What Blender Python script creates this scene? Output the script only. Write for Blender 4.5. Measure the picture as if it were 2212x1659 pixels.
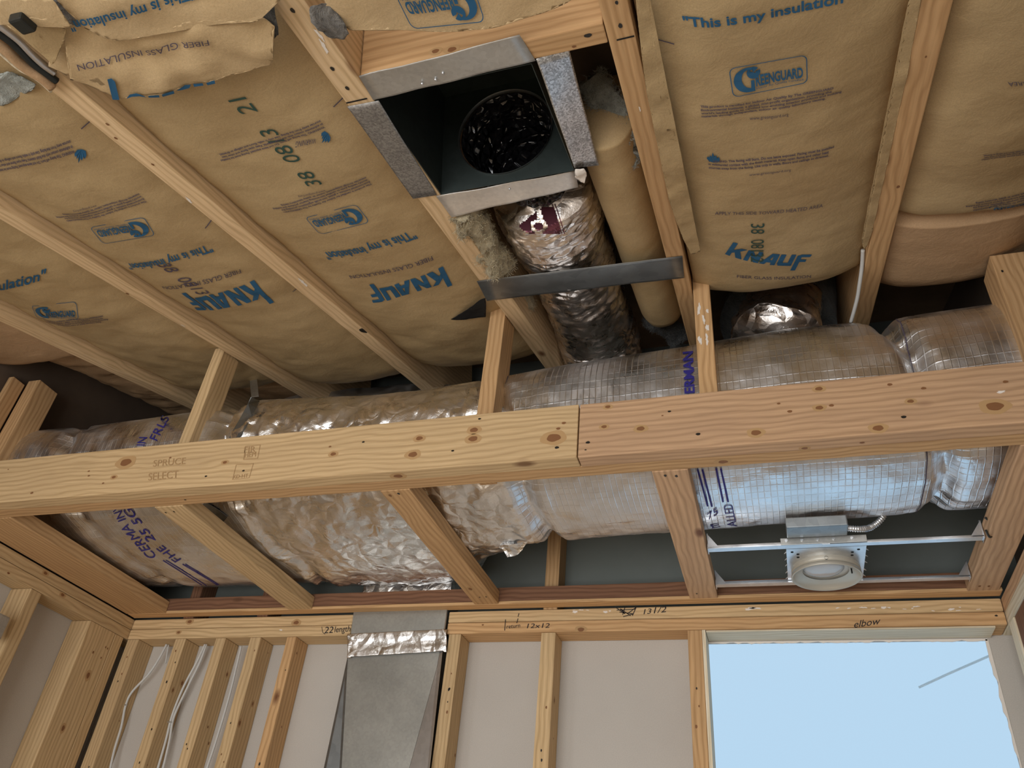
import bpy, bmesh, math, random
from mathutils import Vector, Matrix, noise
from mathutils.bvhtree import BVHTree
random.seed(7)
S = bpy.context.scene
C = S.collection
for o in list(bpy.data.objects): bpy.data.objects.remove(o)

# ---------------------------------------------------------------- camera, world, light, exposure
H = 1.5                                   # eye height above the floor
FPX = 1740.42; W_, H_ = 2212, 1659
R3 = ((0.9551866, 0.2831580, 0.0862559), (-0.1019240, 0.5882091, -0.8022603), (-0.2779029, 0.7575167, 0.5907101))
cam_d = bpy.data.cameras.new('camera'); cam = bpy.data.objects.new('camera', cam_d); C.objects.link(cam)
right = Vector(R3[0]); up = -Vector(R3[1]); fwd = Vector(R3[2])
m = Matrix((right, up, -fwd)).transposed().to_4x4(); m.translation = Vector((0, 0, H)); cam.matrix_world = m
cam_d.sensor_fit = 'HORIZONTAL'; cam_d.sensor_width = 36; cam_d.lens = 36*FPX/W_; cam_d.clip_start = .02
S.camera = cam
S.view_settings.view_transform = 'Standard'; S.view_settings.look = 'None'
S.view_settings.gamma = 1; S.view_settings.use_curve_mapping = False
S.view_settings.exposure = 0.0

wd = bpy.data.worlds.new('world'); S.world = wd; wd.use_nodes = True
bg = wd.node_tree.nodes['Background']; bg.inputs[0].default_value = (.49, .69, .87, 1); bg.inputs[1].default_value = 1.0

def area(name, loc, to, sx, sy, energy, col):
    l = bpy.data.lights.new(name, 'AREA'); l.shape = 'RECTANGLE'; l.size = sx; l.size_y = sy; l.energy = energy; l.color = col
    o = bpy.data.objects.new(name, l); C.objects.link(o); o.location = loc
    o.rotation_euler = (Vector(to)-Vector(loc)).to_track_quat('-Z', 'Y').to_euler(); return o
# area lights added for brightness, at assumed unseen openings behind and beside the camera
area('rear_fill', (-.9, -1.72, 1.05), (-.9, 1, 1.15), 2.5, 1.9, 74, (1, .98, .95))
area('side_fill', (-2.6, -.75, 1.15), (0, -.5, 1.3), .95, 1.2, 16, (1, .98, .95))

# ---------------------------------------------------------------- pixel rays onto real planes (layout help)
def ray(x, y):
    a, b = x-1106, y-829.5
    return right*a - up*b + fwd*FPX
O = Vector((0, 0, H))
def onX(x, y, X): d = ray(x, y); return O + d*(X/d.x)
def onY(x, y, Y): d = ray(x, y); return O + d*(Y/d.y)
def onZ(x, y, Z): d = ray(x, y); return O + d*((Z-H)/d.z)
TH = math.radians(17); TT = math.tan(TH); N = Vector((0, -math.sin(TH), math.cos(TH))); SD = Vector((0, math.cos(TH), math.sin(TH)))
def zR(y): return 1.55+H+TT*(y-1.64)
def RP(x, y, h=0): return Vector((x, y, zR(y))) + N*h
def onR(x, y, h=0):
    d = ray(x, y); p0 = RP(0, 1, h); return O + d*((p0-O).dot(N)/d.dot(N))

# ---------------------------------------------------------------- materials
MATS = {}
def newmat(name):
    m = bpy.data.materials.new(name); m.use_nodes = True; nt = m.node_tree; b = nt.nodes['Principled BSDF']; MATS[name] = m
    return m, nt, b
def nd(nt, t, **k):
    n = nt.nodes.new(t)
    for a, v in k.items(): setattr(n, a, v)
    return n
def ramp(nt, stops):
    r = nd(nt, 'ShaderNodeValToRGB'); e = r.color_ramp.elements
    e[0].position, e[0].color = stops[0][0], (*stops[0][1], 1); e[1].position, e[1].color = stops[-1][0], (*stops[-1][1], 1)
    for p, c in stops[1:-1]:
        q = e.new(p); q.color = (*c, 1)
    return r
def mapping(nt, scale, coord='Object', rnd=True):
    tc = nd(nt, 'ShaderNodeTexCoord'); mp = nd(nt, 'ShaderNodeMapping'); mp.inputs['Scale'].default_value = scale
    nt.links.new(tc.outputs[coord], mp.inputs['Vector'])
    if rnd:
        oi = nd(nt, 'ShaderNodeObjectInfo'); ml = nd(nt, 'ShaderNodeMath', operation='MULTIPLY'); ml.inputs[1].default_value = 37
        nt.links.new(oi.outputs['Random'], ml.inputs[0]); nt.links.new(ml.outputs[0], mp.inputs['Location'])
    return mp
def noise_n(nt, vec, sc, det=4, rough=.55, dist=0):
    n = nd(nt, 'ShaderNodeTexNoise'); n.inputs['Scale'].default_value = sc; n.inputs['Detail'].default_value = det
    n.inputs['Roughness'].default_value = rough; n.inputs['Distortion'].default_value = dist
    nt.links.new(vec.outputs[0], n.inputs['Vector']); return n
def mix(nt, a, b, f, mode='MIX'):
    x = nd(nt, 'ShaderNodeMix', data_type='RGBA', blend_type=mode)
    for s, v in ((6, a), (7, b), (0, f)):
        if hasattr(v, 'links') or hasattr(v, 'is_output'): nt.links.new(v, x.inputs[s])
        else: x.inputs[s].default_value = v if s == 0 else (*v, 1)
    return x.outputs[2]
def bump(nt, b, h, st, dist=.002, prev=None):
    n = nd(nt, 'ShaderNodeBump'); n.inputs['Strength'].default_value = st; n.inputs['Distance'].default_value = dist
    nt.links.new(h, n.inputs['Height'])
    if prev: nt.links.new(prev, n.inputs['Normal'])
    nt.links.new(n.outputs[0], b.inputs['Normal']); return n.outputs[0]

def wood(name, light, mid, dark, grey=0.0):
    m, nt, b = newmat(name)
    mp = mapping(nt, (.9, 9, 9))
    warp = noise_n(nt, mapping(nt, (1.6, 4, 4)), 2.2, 2)
    # long growth rings along the board
    add = nd(nt, 'ShaderNodeVectorMath', operation='ADD'); sc = nd(nt, 'ShaderNodeVectorMath', operation='SCALE'); sc.inputs['Scale'].default_value = .34
    nt.links.new(warp.outputs['Color'], sc.inputs[0]); nt.links.new(mp.outputs[0], add.inputs[0]); nt.links.new(sc.outputs[0], add.inputs[1])
    w = nd(nt, 'ShaderNodeTexWave', wave_type='RINGS', rings_direction='X'); w.inputs['Scale'].default_value = 3.1; w.inputs['Distortion'].default_value = 1.3
    w.inputs['Detail'].default_value = 2; w.inputs['Detail Scale'].default_value = 1.2
    nt.links.new(add.outputs[0], w.inputs['Vector'])
    r = ramp(nt, [(0, light), (.55, tuple(a*.6+b_*.4 for a, b_ in zip(light, mid))), (.85, mid), (1, tuple(c*.9 for c in mid))]); nt.links.new(w.outputs['Fac'], r.inputs[0])
    fib = noise_n(nt, mapping(nt, (5, 160, 160)), 1.5, 3); fr = ramp(nt, [(.3, (.80, .78, .74)), (.7, (1.06, 1.06, 1.06))]); nt.links.new(fib.outputs['Fac'], fr.inputs[0])
    c = mix(nt, r.outputs[0], fr.outputs[0], .75, 'MULTIPLY')
    # knots
    kv = nd(nt, 'ShaderNodeTexVoronoi'); kv.inputs['Scale'].default_value = 2.4; kv.inputs['Randomness'].default_value = 1
    nt.links.new(mapping(nt, (1, 2.2, 2.2)).outputs[0], kv.inputs['Vector'])
    kr = ramp(nt, [(.035, (0, 0, 0)), (.085, (1, 1, 1))]); nt.links.new(kv.outputs['Distance'], kr.inputs[0])
    c = mix(nt, dark, c, kr.outputs[0])
    # weathering blotches
    bl = noise_n(nt, mapping(nt, (1.2, 5, 5)), 2.6, 3); br = ramp(nt, [(.42, (0, 0, 0)), (.72, (1, 1, 1))]); nt.links.new(bl.outputs['Fac'], br.inputs[0])
    g = nd(nt, 'ShaderNodeMath', operation='MULTIPLY'); g.inputs[1].default_value = .35+grey; nt.links.new(br.outputs[0], g.inputs[0])
    c = mix(nt, c, (mid[0]*.80, mid[1]*.80, mid[2]*.84), g.outputs[0])
    oi = nd(nt, 'ShaderNodeObjectInfo'); hs = nd(nt, 'ShaderNodeHueSaturation')
    mr = nd(nt, 'ShaderNodeMapRange'); mr.inputs['To Min'].default_value = .9; mr.inputs['To Max'].default_value = 1.1
    nt.links.new(oi.outputs['Random'], mr.inputs['Value']); nt.links.new(mr.outputs[0], hs.inputs['Value']); nt.links.new(c, hs.inputs['Color'])
    nt.links.new(hs.outputs[0], b.inputs['Base Color']); b.inputs['Roughness'].default_value = .72; b.inputs['Specular IOR Level'].default_value = .25
    bump(nt, b, fib.outputs['Fac'], .25, .001)
    return m
wood('pine', (.68, .49, .275), (.585, .405, .215), (.17, .08, .035))
wood('pine_pale', (.76, .56, .34), (.67, .475, .27), (.2, .09, .04))
wood('pine_orange', (.64, .405, .205), (.54, .325, .155), (.16, .065, .028))
wood('pine_pink', (.60, .39, .235), (.50, .315, .185), (.17, .08, .05), .1)
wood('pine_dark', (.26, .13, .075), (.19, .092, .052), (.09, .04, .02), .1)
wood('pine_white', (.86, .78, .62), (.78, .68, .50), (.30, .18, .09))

def flat(name, col, rough=.7, metal=0, spec=.3):
    m, nt, b = newmat(name); b.inputs['Base Color'].default_value = (*col, 1); b.inputs['Roughness'].default_value = rough
    b.inputs['Metallic'].default_value = metal; b.inputs['Specular IOR Level'].default_value = spec; return m
flat('knot_halo', (.47, .295, .14), .7); flat('knot', (.23, .105, .045), .6); flat('nail', (.05, .045, .04), .4, .6); flat('plaster', (.82, .76, .70), .9)
flat('ink_blue', (.022, .105, .215), .65); flat('ink_grey', (.095, .075, .105), .7); flat('ink_violet', (.035, .03, .22), .5); flat('ink_black', (.02, .018, .022), .6); flat('ink_green', (.035, .075, .06), .7)
flat('cable_white', (.62, .62, .60), .5); flat('black_void', (.012, .012, .012), .8); flat('black_plastic', (.02, .022, .02), .35)
flat('ink_stamp', (.40, .25, .12), .8); flat('ink_maroon', (.16, .05, .07), .35, .5)

def kraft(name, a, bcol, wr=1.0):
    m, nt, b = newmat(name)
    n1 = noise_n(nt, mapping(nt, (1, 1, 1)), 5, 5, .6); r1 = ramp(nt, [(.3, a), (.7, bcol)]); nt.links.new(n1.outputs['Fac'], r1.inputs[0])
    n2 = noise_n(nt, mapping(nt, (1, 1, 1)), 420, 2); r2 = ramp(nt, [(.3, (.86, .86, .85)), (.7, (1.08, 1.08, 1.08))]); nt.links.new(n2.outputs['Fac'], r2.inputs[0])
    c = mix(nt, r1.outputs[0], r2.outputs[0], .8, 'MULTIPLY')
    nt.links.new(c, b.inputs['Base Color']); b.inputs['Roughness'].default_value = .62; b.inputs['Specular IOR Level'].default_value = .25
    w = noise_n(nt, mapping(nt, (1, 1, 1)), 22, 6, .62, .6)
    p = bump(nt, b, w.outputs['Fac'], .22*wr, .008)
    n3 = noise_n(nt, mapping(nt, (1, 1, 1)), 90, 3); bump(nt, b, n3.outputs['Fac'], .2*wr, .002, p)
    return m
kraft('kraft', (.415, .292, .150), (.475, .345, .185))
kraft('kraft_pale', (.52, .37, .20), (.58, .43, .25))
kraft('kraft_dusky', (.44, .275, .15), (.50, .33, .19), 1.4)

def foil(name, col, rough, kind='crinkle', grid=0.0):
    m, nt, b = newmat(name)
    b.inputs['Metallic'].default_value = 1
    n0 = noise_n(nt, mapping(nt, (1, 1, 1)), 9, 4); r0 = ramp(nt, [(.3, tuple(c*.86 for c in col)), (.7, col)]); nt.links.new(n0.outputs['Fac'], r0.inputs[0])
    nt.links.new(r0.outputs[0], b.inputs['Base Color'])
    rr = ramp(nt, [(.35, (rough*.7,)*3), (.7, (rough*1.35,)*3)]); n9 = noise_n(nt, mapping(nt, (1, 1, 1)), 14, 3); nt.links.new(n9.outputs['Fac'], rr.inputs[0]); nt.links.new(rr.outputs[0], b.inputs['Roughness'])
    mp = mapping(nt, (1, 1, 1)); n1 = noise_n(nt, mp, 6, 2)
    ad = nd(nt, 'ShaderNodeVectorMath', operation='MULTIPLY_ADD'); ad.inputs[1].default_value = (.12,)*3
    nt.links.new(n1.outputs['Color'], ad.inputs[0]); nt.links.new(mp.outputs[0], ad.inputs[2])
    v = nd(nt, 'ShaderNodeTexVoronoi', feature='DISTANCE_TO_EDGE'); v.inputs['Scale'].default_value = 17 if kind == 'crinkle' else 11; nt.links.new(ad.outputs[0], v.inputs['Vector'])
    v2 = nd(nt, 'ShaderNodeTexVoronoi', feature='F1'); v2.inputs['Scale'].default_value = 30; nt.links.new(ad.outputs[0], v2.inputs['Vector'])
    k = 1.0 if kind == 'crinkle' else .35
    p = bump(nt, b, v.outputs['Distance'], .30*k, .03)
    p = bump(nt, b, v2.outputs['Distance'], .14*k, .012, p)
    n2 = noise_n(nt, mp, 70, 4, .65); p = bump(nt, b, n2.outputs['Fac'], .35*k+.05, .004, p)
    if grid:
        uv = nd(nt, 'ShaderNodeTexCoord'); sx = nd(nt, 'ShaderNodeSeparateXYZ'); nt.links.new(uv.outputs['UV'], sx.inputs[0])
        outs = []
        for ax, f in ((0, 62), (1, 44)):
            a = nd(nt, 'ShaderNodeMath', operation='MULTIPLY'); a.inputs[1].default_value = f; nt.links.new(sx.outputs[ax], a.inputs[0])
            pp = nd(nt, 'ShaderNodeMath', operation='PINGPONG'); pp.inputs[1].default_value = .5; nt.links.new(a.outputs[0], pp.inputs[0])
            rg = ramp(nt, [(0, (1, 1, 1) if ax == 0 else (.65,)*3), (.09, (0, 0, 0))]); nt.links.new(pp.outputs[0], rg.inputs[0]); outs.append(rg.outputs[0])
        mx = nd(nt, 'ShaderNodeMath', operation='MAXIMUM'); nt.links.new(outs[0], mx.inputs[0]); nt.links.new(outs[1], mx.inputs[1])
        bump(nt, b, mx.outputs[0], grid, .0022, p)
    return m
foil('foil', (.90, .89, .88), .30)
foil('foil_scrim', (.86, .87, .89), .38, 'smooth', .35)
foil('foil_dull', (.72, .70, .68), .48, 'smooth', .25)
foil('foil_warm', (.90, .84, .80), .30)

def galv(name, col, rough, sp=60, amt=.35):
    m, nt, b = newmat(name); b.inputs['Metallic'].default_value = .9
    v = nd(nt, 'ShaderNodeTexVoronoi', feature='F1'); v.inputs['Scale'].default_value = sp; nt.links.new(mapping(nt, (1, 1, 1)).outputs[0], v.inputs['Vector'])
    bw = nd(nt, 'ShaderNodeRGBToBW'); nt.links.new(v.outputs['Color'], bw.inputs[0])
    r = ramp(nt, [(.2, tuple(c*(1-amt) for c in col)), (.8, col)]); nt.links.new(bw.outputs[0], r.inputs[0])
    sm = noise_n(nt, mapping(nt, (1, 1, 1)), 7, 5); r2 = ramp(nt, [(.35, (.8, .8, .8)), (.65, (1.1, 1.1, 1.1))]); nt.links.new(sm.outputs['Fac'], r2.inputs[0])
    c = mix(nt, r.outputs[0], r2.outputs[0], .7, 'MULTIPLY'); nt.links.new(c, b.inputs['Base Color'])
    b.inputs['Roughness'].default_value = rough; bump(nt, b, sm.outputs['Fac'], .08, .004); return m
galv('galv_duct', (.40, .395, .365), .5, 140, .08); galv('galv_pale', (.92, .90, .87), .5, 140, .08); galv('galvanised', (.60, .60, .58), .48, 140, .10); galv('galvanised_dark', (.30, .32, .33), .45, 40, .15); galv('spangle', (.85, .87, .90), .38, 330, .55)
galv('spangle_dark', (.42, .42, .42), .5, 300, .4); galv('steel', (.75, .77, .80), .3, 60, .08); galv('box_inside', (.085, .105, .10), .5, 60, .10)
flat('trim_paint', (.52, .49, .42), .42, .35, .5); flat('reflector_paint', (.66, .64, .58), .5)

def drywall():
    m, nt, b = newmat('drywall_paper'); n = noise_n(nt, mapping(nt, (1, 1, 1), rnd=False), 1.8, 4); r = ramp(nt, [(.3, (.50, .465, .425)), (.7, (.56, .525, .48))]); nt.links.new(n.outputs['Fac'], r.inputs[0])
    n2 = noise_n(nt, mapping(nt, (1, 1, 1), rnd=False), 300, 2); r2 = ramp(nt, [(.3, (.93,)*3), (.7, (1.04,)*3)]); nt.links.new(n2.outputs['Fac'], r2.inputs[0])
    nt.links.new(mix(nt, r.outputs[0], r2.outputs[0], .8, 'MULTIPLY'), b.inputs['Base Color']); b.inputs['Roughness'].default_value = .85
drywall()
def fluffy(name, a, c2):
    m, nt, b = newmat(name); n = noise_n(nt, mapping(nt, (1, 1, 1)), 26, 6, .7, 1.2); r = ramp(nt, [(.3, a), (.7, c2)]); nt.links.new(n.outputs['Fac'], r.inputs[0])
    nt.links.new(r.outputs[0], b.inputs['Base Color']); b.inputs['Roughness'].default_value = 1; b.inputs['Specular IOR Level'].default_value = .05
    b.inputs['Sheen Weight'].default_value = .3
    p = bump(nt, b, n.outputs['Fac'], .8, .015); n2 = noise_n(nt, mapping(nt, (1, 1, 1)), 180, 4, .7); bump(nt, b, n2.outputs['Fac'], .7, .004, p)
fluffy('fibreglass_yellow', (.38, .31, .19), (.66, .58, .40)); fluffy('fibreglass_grey', (.24, .25, .22), (.46, .48, .44)); fluffy('fibreglass_dark', (.03, .03, .028), (.09, .09, .085))
def simple_noise(name, a, b2, sc, rough):
    m, nt, b = newmat(name); n = noise_n(nt, mapping(nt, (1, 1, 1)), sc, 5); r = ramp(nt, [(.3, a), (.7, b2)]); nt.links.new(n.outputs['Fac'], r.inputs[0]); nt.links.new(r.outputs[0], b.inputs['Base Color']); b.inputs['Roughness'].default_value = rough
simple_noise('floor_boards', (.50, .38, .25), (.62, .48, .33), 3, .6); simple_noise('painted_wall', (.62, .57, .50), (.68, .63, .56), 2, .85)
simple_noise('drywall_shaded', (.135, .15, .135), (.175, .19, .175), 3, .7); simple_noise('dark_sheathing', (.075, .05, .034), (.11, .075, .05), 6, .9); fluffy('shredded', (.06, .055, .05), (.30, .28, .25)); simple_noise('roof_deck', (.13, .085, .05), (.20, .13, .075), 8, .9)
m, nt, b = newmat('window_glass'); b.inputs['Transmission Weight'].default_value = 1; b.inputs['Roughness'].default_value = 0; b.inputs['IOR'].default_value = 1.05; b.inputs['Base Color'].default_value = (.98, .99, 1, 1)
m, nt, b = newmat('lens_glass'); b.inputs['Base Color'].default_value = (.8, .82, .85, 1); b.inputs['Roughness'].default_value = .12; b.inputs['Transmission Weight'].default_value = .35; b.inputs['Specular IOR Level'].default_value = .8
m, nt, b = newmat('duct_liner'); b.inputs['Base Color'].default_value = (.012, .012, .014, 1); b.inputs['Roughness'].default_value = .14; b.inputs['Specular IOR Level'].default_value = .7
v = nd(nt, 'ShaderNodeTexVoronoi', feature='DISTANCE_TO_EDGE'); v.inputs['Scale'].default_value = 45; nt.links.new(mapping(nt, (1, 1, 1)).outputs[0], v.inputs['Vector']); bump(nt, b, v.outputs['Distance'], .9, .03)

# ---------------------------------------------------------------- object helpers
def tag(o, label=None, cat=None, group=None, kind=None):
    if label: o['label'] = label
    if cat: o['category'] = cat
    if group: o['group'] = group
    if kind: o['kind'] = kind
    return o
def obj(name, bm, mats, parent=None, smooth=False, mat=None):
    me = bpy.data.meshes.new(name); bmesh.ops.recalc_face_normals(bm, faces=bm.faces) if not smooth == 'raw' else None
    bm.to_mesh(me); bm.free()
    for q in (mats if isinstance(mats, (list, tuple)) else [mats]): me.materials.append(MATS[q])
    if smooth: me.polygons.foreach_set('use_smooth', [True]*len(me.polygons))
    o = bpy.data.objects.new(name, me); C.objects.link(o)
    if mat is not None: o.matrix_world = mat
    if parent is not None:
        o.parent = parent; o.matrix_parent_inverse = parent.matrix_world.inverted()
    return o
def empty(name, loc):
    o = bpy.data.objects.new(name, None); C.objects.link(o); o.location = loc; o.matrix_world = Matrix.Translation(loc); o.empty_display_size = .05; return o
def box_bm(sx, sy, sz, bev=.0025, cuts=0):
    bm = bmesh.new(); bmesh.ops.create_cube(bm, size=1); bmesh.ops.scale(bm, vec=(sx, sy, sz), verts=bm.verts)
    if bev: bmesh.ops.bevel(bm, geom=list(bm.edges), offset=bev, segments=2, affect='EDGES', profile=.6)
    return bm
def board(name, ctr, dl, dw, L, W, T, mat='pine', label=None, cat=None, group=None, parent=None, knots=(), bev=.0025, kind=None):
    """timber: long axis dl, width axis dw; knots = list of (world point, normal, radius, material slot)"""
    dl = Vector(dl).normalized(); dw = Vector(dw); dw = (dw-dl*dw.dot(dl)).normalized(); dt = dl.cross(dw)
    M = Matrix((dl, dw, dt)).transposed().to_4x4(); M.translation = Vector(ctr)
    bm = box_bm(L, W, T, bev)
    mats = [mat]
    if knots:
        mats += ['knot', 'nail', 'plaster', 'knot_halo']; Mi = M.inverted()
        knots = [k_ for p, n, r, sl in knots for k_ in (((p, n, r*1.9, 4), (p, n, r, 1)) if sl == 1 and r > .0045 else ((p, n, r, sl),))]
        for p, n, r, slot in knots:
            q = Mi @ Vector(p); nl = Mi.to_3x3() @ Vector(n); ax = max(range(3), key=lambda i: abs(nl[i])); ext = (L/2, W/2, T/2)
            q[ax] = math.copysign(ext[ax]+(.0004 if slot == 4 else .0007), nl[ax]); a1, a2 = [i for i in range(3) if i != ax]
            if abs(q[a1]) > ext[a1]-.003 or abs(q[a2]) > ext[a2]-.003: continue
            vs = []; ph = random.random()*6
            for k in range(18):
                t = k/18*math.tau; rr = r*((1+.05*math.sin(3*t+ph)+.04*math.sin(5*t+ph*2)) if slot != 3 else (1+.35*math.sin(2*t+ph)+.22*math.sin(5*t+ph*2)+.12*math.sin(7*t))); v = Vector(q); v[a1] += rr*(1.35 if slot != 3 else 1.9)*math.cos(t); v[a2] += rr*(.85 if slot != 3 else .5)*math.sin(t)
                v[a1] = max(-ext[a1], min(ext[a1], v[a1])); v[a2] = max(-ext[a2], min(ext[a2], v[a2])); vs.append(bm.verts.new(v))
            f = bm.faces.new(vs); f.material_index = slot
            f.normal_update()
            if f.normal.dot(nl) < 0: f.normal_flip()
    me = bpy.data.meshes.new(name); bm.to_mesh(me); bm.free()
    for q in mats: me.materials.append(MATS[q])
    o = bpy.data.objects.new(name, me); C.objects.link(o); o.matrix_world = M
    if parent is not None: o.parent = parent; o.matrix_parent_inverse = parent.matrix_world.inverted()
    return tag(o, label, cat, group, kind)
def bx(name, x0, x1, y0, y1, z0, z1, mat='pine', label=None, cat=None, group=None, parent=None, knots=(), bev=.0025, kind=None):
    """axis-aligned timber given by its extents (z measured above eye level), grain along its longest side"""
    z0 += H; z1 += H; d = [(x1-x0, Vector((1, 0, 0))), (y1-y0, Vector((0, 1, 0))), (z1-z0, Vector((0, 0, 1)))]
    d.sort(key=lambda a: -a[0])
    return board(name, ((x0+x1)/2, (y0+y1)/2, (z0+z1)/2), d[0][1], d[1][1], d[0][0], d[1][0], d[2][0], mat, label, cat, group, parent, knots, bev, kind)
def grid_mesh(nu, nv, fn, bm=None, close_u=False, uvf=None, matidx=0):
    bm = bm or bmesh.new(); vs = [[bm.verts.new(fn(i/nu, j/nv)) for j in range(nv+1)] for i in range(nu if close_u else nu+1)]
    uv = bm.loops.layers.uv.verify() if uvf else None
    for i in range(nu):
        for j in range(nv):
            i2 = (i+1) % nu if close_u else i+1
            f = bm.faces.new((vs[i][j], vs[i2][j], vs[i2][j+1], vs[i][j+1])); f.material_index = matidx
            if uv:
                for l, (a, b_) in zip(f.loops, ((i, j), (i+1, j), (i+1, j+1), (i, j+1))): l[uv].uv = uvf(a/nu, b_/nv)
    return bm
def tube_bm(pts, r, seg=10, bm=None, rad=None, cap=True):
    bm = bm or bmesh.new(); pts = [Vector(p) for p in pts]; rings = []
    ref = Vector((.3, .2, .93)).normalized()
    for i, p in enumerate(pts):
        t = (pts[min(i+1, len(pts)-1)]-pts[max(i-1, 0)]).normalized(); a = t.cross(ref).normalized(); b_ = t.cross(a)
        rr = rad(i/(len(pts)-1)) if rad else r
        rings.append([bm.verts.new(p+(a*math.cos(k/seg*math.tau)+b_*math.sin(k/seg*math.tau))*rr) for k in range(seg)])
    for i in range(len(rings)-1):
        for k in range(seg): bm.faces.new((rings[i][k], rings[i][(k+1) % seg], rings[i+1][(k+1) % seg], rings[i+1][k]))
    if cap: bm.faces.new(rings[0]); bm.faces.new(rings[-1][::-1])
    return bm
def spline(pts, n=8):
    pts = [Vector(p) for p in pts]; out = []
    for i in range(len(pts)-1):
        p0, p1, p2, p3 = pts[max(i-1, 0)], pts[i], pts[i+1], pts[min(i+2, len(pts)-1)]
        for k in range(n):
            t = k/n; out.append(.5*((2*p1)+(p2-p0)*t+(2*p0-5*p1+4*p2-p3)*t*t+(3*p1-p0-3*p2+p3)*t**3))
    out.append(pts[-1]); return out
def lathe_bm(prof, seg=48, bm=None, ctr=(0, 0, 0), matidx=0):
    bm = bm or bmesh.new(); c = Vector(ctr)
    rings = [[bm.verts.new(c+Vector((r*math.cos(k/seg*math.tau), r*math.sin(k/seg*math.tau), z))) for k in range(seg)] for r, z in prof]
    for i in range(len(rings)-1):
        for k in range(seg): bm.faces.new((rings[i][k], rings[i][(k+1) % seg], rings[i+1][(k+1) % seg], rings[i+1][k])).material_index = matidx
    return bm
def N3(p, s, o=0): return noise.noise(Vector((p[0]*s+o, p[1]*s+o*.7, p[2]*s-o)))

# ---- printing: glyph shapes in a unit frame, placed on a surface by three corner points
def text_polys(s, bold=0.0, font_shear=0.0):
    cu = bpy.data.curves.new('t', 'FONT'); cu.body = s; cu.size = 1; cu.offset = bold; cu.shear = font_shear; cu.resolution_u = 3; cu.fill_mode = 'FRONT'
    ob = bpy.data.objects.new('t', cu); C.objects.link(ob); bpy.context.view_layer.update()
    me = bpy.data.meshes.new_from_object(ob.evaluated_get(bpy.context.evaluated_depsgraph_get()))
    vs = [v.co.copy() for v in me.vertices]; fs = [tuple(p.vertices) for p in me.polygons]
    bpy.data.objects.remove(ob); bpy.data.curves.remove(cu); bpy.data.meshes.remove(me)
    if not vs: return [], [], 1
    x0 = min(v.x for v in vs); x1 = max(v.x for v in vs)
    return [((v.x-x0)/(x1-x0), v.y/.70) for v in vs], fs, (x1-x0)/.70      # u in 0..1, v = 1 at cap height
def put(name, vs, fs, fmap, mat, parent):
    bm = bmesh.new(); bv = [bm.verts.new(fmap(u, v)) for u, v in vs]
    for f in fs:
        try: bm.faces.new([bv[i] for i in f])
        except ValueError: pass
    me = bpy.data.meshes.new(name); bm.to_mesh(me); bm.free(); me.materials.append(MATS[mat])
    o = bpy.data.objects.new(name, me); C.objects.link(o)
    if parent is not None: o.parent = parent; o.matrix_parent_inverse = parent.matrix_world.inverted()
    return o
def aff(P0, P1, P2):
    a, b_, c = Vector(P0), Vector(P1)-Vector(P0), Vector(P2)-Vector(P0)
    return lambda u, v: a+b_*u+c*v
KN = [[(0, 0), (.3, 0), (.3, 1.45), (0, 1.45)], [(.28, .35), (1.08, 1), (.70, 1), (.28, .68)], [(.40, .56), (.66, 0), (1.05, 0), (.72, .70)],
      [(1.15, 0), (1.43, 0), (1.43, 1), (1.15, 1)], [(1.82, 0), (2.1, 0), (2.1, 1), (1.82, 1)], [(1.78, 0), (2.1, 0), (1.47, 1), (1.15, 1)],
      [(2.15, 0), (2.48, 0), (2.95, 1), (2.68, 1)], [(2.85, 0), (3.15, 0), (3.15, 1), (2.85, 1)], [(2.5, .2), (2.9, .2), (2.9, .42), (2.62, .42)],
      [(3.25, .12), (3.57, .12), (3.57, 1), (3.25, 1)], [(3.9, 0), (4.2, 0), (4.2, 1), (3.9, 1)], [(3.33, 0), (3.95, 0), (3.95, .27), (3.27, .27)],
      [(4.32, -.42), (4.62, -.42), (4.62, 1), (4.32, .9)], [(4.6, .77), (5.15, .77), (5.2, 1), (4.5, 1)], [(4.6, .34), (5.0, .34), (5.0, .56), (4.6, .56)]]
def knauf():
    vs, fs = [], []; n = 5
    for a, b_, c, d in KN:
        b0 = len(vs)
        for i in range(n+1):
            for k in range(n+1):
                p, q = i/n, k/n; x = (a[0]*(1-p)+b_[0]*p)*(1-q)+(d[0]*(1-p)+c[0]*p)*q; y = (a[1]*(1-p)+b_[1]*p)*(1-q)+(d[1]*(1-p)+c[1]*p)*q
                vs.append(((x+.16*y)/5.2, y))
        fs += [(b0+i*(n+1)+k, b0+(i+1)*(n+1)+k, b0+(i+1)*(n+1)+k+1, b0+i*(n+1)+k+1) for i in range(n) for k in range(n)]
    return vs, fs
def arc(cx, cy, r, a0, a1, n, ry=None): return [(cx+r*math.cos(math.radians(a0+(a1-a0)*i/n)), cy+(ry or r)*math.sin(math.radians(a0+(a1-a0)*i/n))) for i in range(n+1)]
def strip_polys(outer, inner, vs, fs):
    b0 = len(vs); n = len(outer); vs += outer+inner
    for i in range(n-1): fs.append((b0+i, b0+i+1, b0+n+i+1, b0+n+i))
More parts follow.
